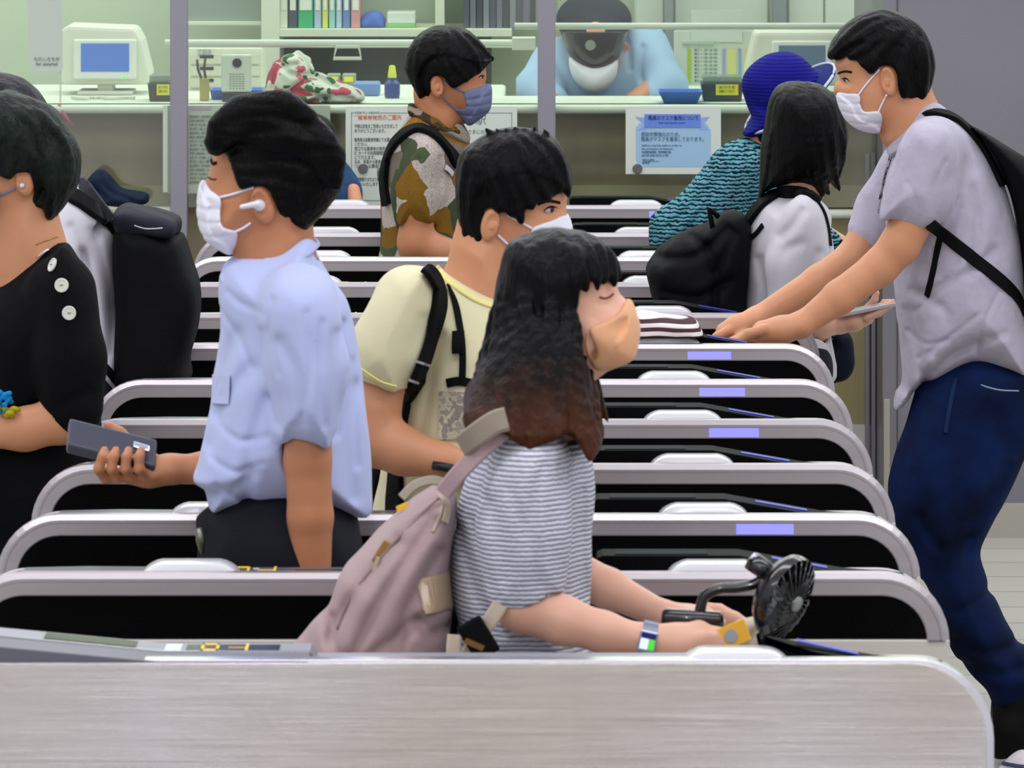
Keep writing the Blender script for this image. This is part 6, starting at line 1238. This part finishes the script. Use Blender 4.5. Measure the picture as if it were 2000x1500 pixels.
# floral cloth bundle
fm = mat('floral_cloth', '#dfe3d6', .8, bump=.15, bscale=20); nt = fm.node_tree; bs = nt.nodes['Principled BSDF']; tc = nt.nodes.new('ShaderNodeTexCoord'); prev = None
base = srgb('#dde2d6')
for sc, thr, col, seed in ((13, .33, '#4f7a52', 3.1), (21, .26, '#2e5a40', 9.7), (10, .34, '#c8506a', 5.3), (17, .22, '#e07a8e', 5.9)):
    mp = nt.nodes.new('ShaderNodeMapping'); mp.inputs['Location'].default_value = (seed, seed*.7, seed*.3); nt.links.new(tc.outputs['Object'], mp.inputs[0])
    n = nt.nodes.new('ShaderNodeTexNoise'); n.inputs['Scale'].default_value = 28; ad = nt.nodes.new('ShaderNodeMixRGB'); ad.blend_type = 'LINEAR_LIGHT'; ad.inputs[0].default_value = .022; nt.links.new(mp.outputs[0], ad.inputs[1]); nt.links.new(tc.outputs['Object'], n.inputs[0]); nt.links.new(n.outputs['Color'], ad.inputs[2])
    v = nt.nodes.new('ShaderNodeTexVoronoi'); v.inputs['Scale'].default_value = sc; nt.links.new(ad.outputs[0], v.inputs['Vector'])
    lt = nt.nodes.new('ShaderNodeMath'); lt.operation = 'LESS_THAN'; lt.inputs[1].default_value = thr; nt.links.new(v.outputs['Distance'], lt.inputs[0])
    mx = nt.nodes.new('ShaderNodeMixRGB'); mx.inputs[2].default_value = srgb(col); nt.links.new(lt.outputs[0], mx.inputs[0])
    if prev is None: mx.inputs[1].default_value = base
    else: nt.links.new(prev.outputs[0], mx.inputs[1])
    prev = mx
nt.links.new(prev.outputs[0], bs.inputs['Base Color'])
y = 18.36; v = Vol(505, 95, 725, 220, y, .12, .004)
v.poly([(517, 198), (518, 165), (528, 130), (545, 110), (562, 101), (582, 106), (600, 122), (612, 135), (650, 152), (690, 168), (708, 182), (709, 196), (690, 202), (640, 206), (610, 212), (570, 204)], .085, R=.05)
v.noise(.006, (28, 28, 28), 8); v.noise(.003, (60, 60, 60), 9); v.crease([[(535, 170), (545, 130), (580, 125)], [(560, 180), (610, 150), (660, 170)], [(530, 185), (580, 175), (640, 190)], [(600, 200), (650, 185), (690, 190)], [(548, 120), (570, 140), (610, 145)]], .014, .009)
v.chain([(582, 106, y), (600, 118, y), (612, 136, y-.03)], [.012, .010, .004], k=.01); X, Y, Z = v.G((slice(None),)*3); v.F = smax(v.F, -np.maximum(YW-.014-Y, Z-CT-.001)+0*X, .004).astype(np.float32); o = v.mesh('floral_cloth_bundle', fm, None); tag(o, 'white cloth bundle with pink flowers draped over the counter edge', 'cloth')
# handle frame hanging from upper rail
mb = MB(); P = [W(657, 91, YW+.13), W(701, 91, YW+.13), W(705, 114, YW+.13), W(652, 114, YW+.13)]; mb.tube(P, .006, 8, closed=True); o = mb.build('pull_handle', cream, None); tag(o, 'white trapezoid pull handle hanging under the upper rail', 'handle')
# things right of the cloth
y = 18.75
def item(name, px0, py0, px1, y, dep, m, label, cat):
    a, b = W(px0, py0, y), W(px1, py0, y); o = box(name, a[0], b[0], y, y+dep, CT, a[2], m, None, .005); return tag(o, label, cat)
item('storage_box', 690, 163, 741, 18.7, .15, M('box_blue', '#6a8cc4', .5), 'light blue box right of the floral cloth bundle', 'box')
t = thing('paste_bottle', 'navy bottle with a yellow cap left of the patterned shirt person', 'bottle', (W(766, 0, 18.6)[0], 18.6, CT)); c = W(766, 150, 18.6)
MB().lathe([(.022, 0), (.024, .01), (.024, .045), (.014, .055), (.013, .062)], (c[0], c[1], CT), 18).build('bottle_body', M('bottle_navy', '#1f3f86', .35), t, smooth=False); MB().lathe([(.013, .062), (.013, .072), (.009, .098), (.004, .10)], (c[0], c[1], CT), 16).build('bottle_cap', M('cap_yellow', '#dbe04a', .4), t)
for k, (a, b, tp, lab) in enumerate(((638, 664, 146, 'left one of two grey bins with yellow tags above the floral cloth'), (668, 694, 146, 'right one of two grey bins with yellow tags above the floral cloth'))):
    t, x0, x1, z1 = on('card_bin', a, tp, b, 18.95, .1, 0, lab, 'box'); box('bin', x0, x1, 18.95, 19.05, CT, z1, M('bin_grey', '#8f9a92', .5), t, .003); pbox('yellow_tag', a+4, 150, b-4, 160, 18.946, .004, yl, t, .001)
# cabinets at the back
yb = 20.2
cab = thing('wall_cabinet', 'white shelf cabinet with files along the back wall, upper middle', 'cabinet', (W(700, 0, yb)[0], yb, 0))
wp = M('cabinet_white', '#d6ddcb', .55); gi = M('cabinet_inside', '#59665f', .7)
pbox('side_post', 510, -200, 546, 300, yb, .5, wp, cab); pbox('shelf', 546, 56, 1000, 72, yb, .4, wp, cab); pbox('side_post', 850, -200, 868, 56, yb, .4, wp, cab)
pbox('back_board', 546, 72, 960, 320, yb+.35, .04, gi, cab, 0); pbox('back_board', 546, -200, 1090, 56, yb+.42, .04, M('inside_pale', '#a4b3a2', .7), cab, 0)
pbox('cabinet_glass_door', 366, -200, 510, 42, yb+.1, .3, M('locker_grey', '#8b9a90', .4), cab, .003); pbox('cabinet_top', 366, 42, 510, 50, yb+.08, .3, wp, cab)
zs = W(0, 56, yb)[2]
fx = [(546, 562, '#d7dccb'), (563, 581, '#3a4a52'), (582, 612, '#2fa873'), (613, 628, '#9db8cf'), (629, 641, '#cfd46a'), (642, 655, '#8fc4bf'), (656, 668, '#a8c0d8'), (669, 684, '#5f82b8'), (685, 704, '#c98f92')]
fn = ['cream', 'dark slate', 'green', 'pale blue', 'yellow', 'pale teal', 'light blue', 'blue', 'pink']
for (a, b, c), nm in zip(fx, fn):
    p, q = W(a, 0, yb+.03), W(b, 0, yb+.03); o = box('file_binder', p[0]+.001, q[0]-.001, yb+.03, yb+.30, zs+.0005, zs+.31, M('file_'+c[1:], c, .6), None, .003); tag(o, nm+' file binder standing on the back shelf above the white rail', 'binder', 'file binders on the back shelf')
    box('spine_label', p[0]+.006, q[0]-.006, yb+.028, yb+.031, zs+.06, zs+.17, M('spine_paper', '#dfe4da', .7), o, 0)
for i in range(11):
    a = 905+i*13; c = ('#4d5566', '#6a6f80', '#3f4652', '#7d8590')[i % 4]; p, q = W(a, 0, yb+.03), W(a+12, 0, yb+.03)
    o = box('file_folder', p[0], q[0]-.001, yb+.03, yb+.30, zs+.0005, zs+.30+.01*(i % 3), M('folder_'+c[1:], c, .6), None, .002); tag(o, ('first', 'second', 'third', 'fourth', 'fifth', 'sixth', 'seventh', 'eighth', 'ninth', 'tenth', 'eleventh')[i]+' grey folder to the right of the white cabinet post', 'folder', 'grey folders right of the cabinet post')
v = Vol(700, 10, 755, 62, yb+.1, .1, .005); v.poly([(704, 56), (706, 34), (722, 22), (745, 26), (752, 56)], .06, R=.03); v.noise(.005, (40, 40, 40), 2); X, Y, Z = v.G((slice(None),)*3); v.F = smax(v.F, (zs+.001-Z)+0*X+0*Y, .002).astype(np.float32); o = v.mesh('blue_pouch', M('pouch_blue', '#4d6fc0', .7), None); tag(o, 'crumpled blue pouch on the back shelf beside the binders', 'pouch')
t = thing('tissue_box', 'pale box with green base on the back shelf above the bowl-cut hair', 'box', (W(780, 0, yb)[0], yb+.05, zs)); p, q = W(756, 24, yb+.05), W(811, 46, yb+.05)
box('box_base', p[0], q[0], yb+.05, yb+.2, zs+.0005, q[2], M('box_green', '#7fb86a', .6), t, .003); box('box_top', p[0], q[0], yb+.05, yb+.2, q[2], p[2], M('box_pale', '#ccd6cf', .6), t, .003)
# lockers at right
lk = thing('steel_locker', 'pale green steel lockers at the back right behind the staff member', 'locker', (W(1400, 0, 20.6)[0], 20.6, 0))
pbox('locker_body', 1240, -300, 1760, 900, 20.62, .25, wp, lk)
for a, b in ((1242, 1296), (1318, 1500), (1540, 1608), (1612, 1758)): pbox('door', a, -300, b, 800, 20.60, .02, M('locker_door', '#cdd6c8', .5), lk, .004)
pbox('grey_column', 1298, -300, 1315, 700, 20.5, .1, M('column_grey', '#7f8a8a', .6), lk); pbox('grey_column', 1510, -300, 1536, 700, 20.55, .06, MATS['column_grey'], lk)
# papers and charts pinned behind
t = thing('fare_chart', 'pale chart boards with coloured columns left of the right monitor', 'chart', tuple(W(1390, 175, 19.29))); a = W(1318, 62, 19.0)
pbox('chart_board', 1316, 60, 1470, 164, 19.30, .012, M('chart_paper', '#cfd8c8', .7), t, .001)
for x0_, x1_, c in ((1343, 1350, '#b4c43c'), (1411, 1417, '#a8a4d8'), (1421, 1438, '#d8d88c'), (1442, 1448, '#8fa6d8'), (1452, 1462, '#d8cfa0')): pbox('chart_column', x0_, 95, x1_, 163, 19.297, .003, M('chart_'+c[1:], c, .7), t, 0)
pbox('paper_clip_bar', 1332, 80, 1395, 86, 19.285, .015, M('clip_pale', '#b9c4b4', .5), t, .001); pbox('pinned_paper', 1350, 20, 1450, 82, 19.292, .006, M('paper_pale', '#d3dbcd', .7), t, 0)
for i in range(9): text('chart_text', '●○ ― 120 130 160', 1356, 98+i*7.5, 19.299, 5, ink2, t, width=44)
# hanging slip at the left (mascot left out)
t = thing('hanging_poster', 'narrow white poster hanging inside the window at the far left', 'poster', tuple(W(88, 142, 18.33)))
ws = M('poster_white', '#e4e2e6', .7); P = [(52, 0), (52, -40), (119, -40), (123, 132), (121, 137), (60, 143)]; pp(P, 18.33, .002, 'poster_sheet', ws, t, 0)
text('poster_text', 'わたしたちが', 66, 116, 18.329, 7, ink, t, width=50); text('poster_text', 'for assured', 70, 125, 18.329, 8, ink, t, width=42)
MB().box(W(116, 0, 18.34)[0], W(120, 0, 18.34)[0], 18.336, 18.342, CT, W(0, 135, 18.34)[2]).build('poster_stand', M('acrylic', '#dfe8e2', .1, alpha=.5), t); 
MB().tube([W(115, 205, 18.2), W(125, 222, 18.19), W(140, 245, 18.19)], .006, 8).build('pink_ribbon', M('ribbon_pink', '#c85a8c', .6), t, smooth=True)
# cables and papers on the left desk
o = MB().tube([tuple(q) for q in spline([np.array([W(x, 0, 18.5)[0], 18.5+dy, CT+.006]) for x, dy in ((140, .02), (165, -.03), (190, .03), (215, -.02), (245, .02), (262, .0))], 6, False)], .005, 8).build('cable', ivory, None, smooth=True); tag(o, 'pale cable lying on the counter under the left monitor', 'cable')
# ---------------------------------------------------------------- signs fixed in the lower pane
ys = YW-.09
def clampdisc(px, py, parent):
    c = W(px, py, ys-.006); MB().lathe([(.0, 0), (.013, 0), (.015, .003), (.015, .006), (.0, .006)], (c[0], c[1], c[2]), 24, 'y').build('glass_clamp', M('brushed_disc', '#8f8c8e', .3, .9), parent)
t = thing('mask_notice', 'blue ribbon notice about staff wearing masks, right half of the window', 'sign', tuple(W(1315, 340, ys)))
pbox('notice_sheet', 1222, 208, 1408, 340, ys, .002, M('sheet_white', '#c9d2c6', .5), t, 0)
pp([(1242, 248), (1250, 240), (1262, 236), (1370, 236), (1381, 242), (1388, 254), (1388, 326), (1252, 326), (1246, 322), (1242, 312)], ys-.001, .001, 'notice_panel', M('notice_blue', '#93b7d2', .6), t, 0)
pp([(1241, 228), (1262, 230), (1262, 254), (1246, 254), (1258, 242)], ys-.0015, .001, 'ribbon_tail', M('ribbon_light', '#86a2d8', .6), t, 0); pp([(1386, 228), (1366, 230), (1366, 254), (1384, 254), (1374, 241)], ys-.0015, .001, 'ribbon_tail', MATS['ribbon_light'], t, 0)
pbox('ribbon_band', 1259, 223, 1368, 249, ys-.003, .001, M('ribbon_blue', '#5f80d0', .6), t, 0)
dk = M('ink_navy', '#28407a', .8); dk2 = M('ink_teal', '#4c6f86', .8)
text('notice_title', '職員のマスク着用について', 1266, 231, ys-.003, 8, dk, t, width=98); text('notice_text', 'Staff wearing face masks', 1286, 240, ys-.003, 3, dk, t, width=52)
text('notice_text', '感染対策強化のため、', 1252, 263, ys-.001, 8, dk2, t, width=76); text('notice_text', '職員がマスクを着用しております。', 1252, 272.5, ys-.001, 8, dk2, t, width=122)
for i, (s_, w_) in enumerate((('Staff are wearing masks in order to', 78), ('the prevention of infection.', 62), ('为加强防疫措施，职员佩戴口罩。', 58), ('감염 대책 강화를 위해 마스크 착용', 52))): text('notice_text', s_, 1253, 284+6.7*i, ys-.001, 4.5, dk2, t, width=w_)
for i in range(3): text('notice_text', ('お客さまのご理解と', 'ご協力をお願いいたします', '営業部')[i], 1254, 312+3.2*i, ys-.001, 2.6, dk2, t, width=(24, 32, 14)[i])
clampdisc(1245, 330, t)
t = thing('ticket_notice', 'white framed notice with orange heading behind the patterned shirt person', 'sign', tuple(W(840, 400, ys)))
pbox('notice_sheet', 675, 208, 1010, 402, ys, .002, MATS['sheet_white'], t, 0)
fr = MB()
for a in ((686, 220, 1000, 221), (686, 220, 687, 392), (999, 220, 1000, 392), (686, 391, 1000, 392)):
    p, q = W(a[0], a[3], ys), W(a[2], a[1], ys); fr.box(p[0], q[0], ys-.001, ys, p[2], q[2])
fr.build('notice_frame', ink2, t); pbox('heading_gap', 690, 216, 742, 226, ys-.0014, .001, MATS['sheet_white'], t, 0)
og = M('ink_orange', '#d8583a', .7); text('notice_heading', 'KEIKYU NEWS', 692, 220.5, ys-.0014, 5.5, ink2, t, width=48)
text('notice_title', '乗車券発売のご案内', 699, 230, ys, 9.5, og, t, width=84)
for i, (s_, w_, yy) in enumerate((('平素は京急をご利用いただきまして', 84, 247), ('ありがとうございます。', 60, 256), ('乗車券は自動券売機にてお買い求め', 84, 273.5), ('ください。', 24, 282), ('窓口では乗車券の発売は行って', 84, 291), ('IC カードの利用額確認は券売機', 84, 299.5), ('にて行えます。', 40, 308), ('なお、係員から乗車券を', 62, 316.5), ('ついては事前に', 56, 325), ('ご理解賜りますようよろしく', 62, 351), ('お願いいたします', 46, 360))): text('notice_text', s_, 692, yy, ys, 7, ink, t, width=w_)
text('notice_text', '皆さまにお届けします', 905, 258, ys, 8, ink2, t, width=82); text('notice_symbol', '駅', 928, 235, ys, 18, ink2, t)
clampdisc(709, 330, t)
t = thing('small_print_notice', 'white sheet of small print right of the left grey post', 'sign', tuple(W(400, 400, ys)))
pbox('notice_sheet', 325, 206, 645, 378, ys+.02, .002, MATS['sheet_white'], t, 0); pbox('notice_edge', 318, 206, 328, 376, ys+.015, .01, cream, t, .001)
pbox('pink_strip', 372, 207, 412, 214, ys+.018, .001, M('strip_pink', '#c8a8c0', .6), t, 0)
for i in range(17): text('notice_text', ('運送約款の一部を掲示いたします', '旅客の運送等については約款によります', 'お客さまへのお願いとご案内', '手回り品に関するきまり')[i % 4], 370, 228+i*8, ys+.019, 5, ink2, t, width=(60, 84, 48, 70)[i % 4])
# navy cloth on the low rail
v = Vol(155, 318, 305, 412, YW-.16, .1, .004); v.poly([(166, 362), (176, 342), (195, 329), (215, 338), (240, 366), (285, 377), (291, 388), (285, 398), (250, 403), (205, 399), (180, 388)], .055, R=.03); v.noise(.004, (35, 35, 35), 3); v.crease([[(200, 340), (215, 370), (260, 390)], [(180, 360), (210, 385)]], .007, .008); o = v.mesh('navy_cloth', M('navy_cloth', '#1a2638', .85, bump=.2), None); tag(o, 'crumpled navy cloth resting on the low white rail at the left', 'cloth')
# ---------------------------------------------------------------- staff member
def staff():
    yc = 19.03; R = person('staff member in dark peaked cap, white mask and pale blue shirt bending over the counter', 1165, yc)
    v = Vol(1010, 0, 1340, 420, yc, .34, .005)
    v.ell((1162, 105, yc-.10), (.082, .10, .115), (.55, 0, 0)); v.ell((1166, 128, yc-.15), (.055, .05, .05), (.3, 0, 0)); v.cone((1165, 110, yc), (1168, 150, yc+.1), .065, .07)
    ear(v, 1218, 100, yc-.07, .03, 0, 1); v.chain([(1090, 140, yc), (1050, 180, yc-.1), (1075, 200, yc-.25)], [.05, .045, .035]); v.chain([(1250, 110, yc), (1290, 170, yc-.1), (1240, 200, yc-.25)], [.05, .045, .035])
    v.mesh('body', skin_a, R)
    s = Vol(1005, 45, 1345, 460, yc, .34, .005)
    s.poly([(1100, 85), (1060, 110), (1038, 160), (1024, 200), (1030, 420), (1310, 420), (1325, 200), (1320, 160), (1296, 112), (1268, 72), (1240, 58), (1170, 90)], .15, y=yc+.02, R=.14)
    s.chain([(1085, 120, yc), (1045, 185, yc-.12), (1080, 205, yc-.22)], [.075, .07, .055], k=.04); s.chain([(1262, 90, yc), (1300, 180, yc-.12), (1250, 205, yc-.22)], [.075, .07, .055], k=.04)
    s.noise(.006, (18, 18, 14), 13); s.crease([[(1080, 110), (1110, 160), (1120, 195)], [(1255, 90), (1250, 140), (1270, 190)], [(1225, 80), (1230, 130)]], .008, .010, y=yc); s.mesh('shirt', M('staff_blue_shirt', '#9db8d6', .8, bump=.2, bscale=18), R)
    c = Vol(1075, -5, 1245, 155, yc-.08, .24, .004)
    c.ell((1160, 38, yc-.03), (.118, .125, .055), (.55, 0, 0), k=.01); c.ell((1161, 80, yc-.11), (.092, .095, .075), (.6, 0, 0), k=.015); cm = M('cap_navy', '#1c2530', .7, bump=.1)
    cp = c.mesh('cap', cm, R)
    p = Vol(1080, 60, 1245, 160, yc-.17, .16, .0035); p.poly([(1094, 36), (1102, 85), (1112, 108), (1128, 128), (1152, 142), (1176, 140), (1200, 124), (1214, 100), (1226, 36), (1160, 28)], .06, R=.05, y=yc-.19); p.mesh('cap_visor', M('visor_black', '#0d1214', .25, coat=.4), cp)
    q, n = p.hit(1153, 88, .006); MB().lathe([(.0, 0), (.016, 0), (.017, .004), (.011, .006), (.009, .003), (.0, .003)][::1], (q[0], q[1]-.008, q[2]), 20, 'y').build('cap_badge', M('badge_silver', '#a9b2ac', .3, .9), cp)
    m = Vol(1100, 105, 1222, 192, yc-.22, .14, .0035); mp = [(1114, 122), (1140, 136), (1162, 145), (1185, 138), (1203, 128), (1202, 148), (1185, 170), (1162, 181), (1138, 172), (1118, 150)]; mp = [(1112, 112), (1140, 118), (1165, 120), (1190, 118), (1206, 116), (1204, 146), (1187, 170), (1162, 182), (1137, 172), (1117, 148)]
    m.poly(mp, .058, R=.05, y=yc-.19); m.mesh('face_mask', mask_w, R)
    legs('trousers', R, M('staff_trousers', '#232b38', .8), [W(1165, 420, yc-.05)+[-.08, .1, 0], W(1165, 420, yc-.05)+[.08, .1, 0]], [W(1165, 620, yc)+[-.09, .08, 0], W(1165, 620, yc)+[.09, .08, 0]], [W(1165, 880, yc)+[-.1, .1, .02], W(1165, 880, yc)+[.1, .1, .02]], r=(.10, .065, .05), waist=(.16, .11, .14))
staff()
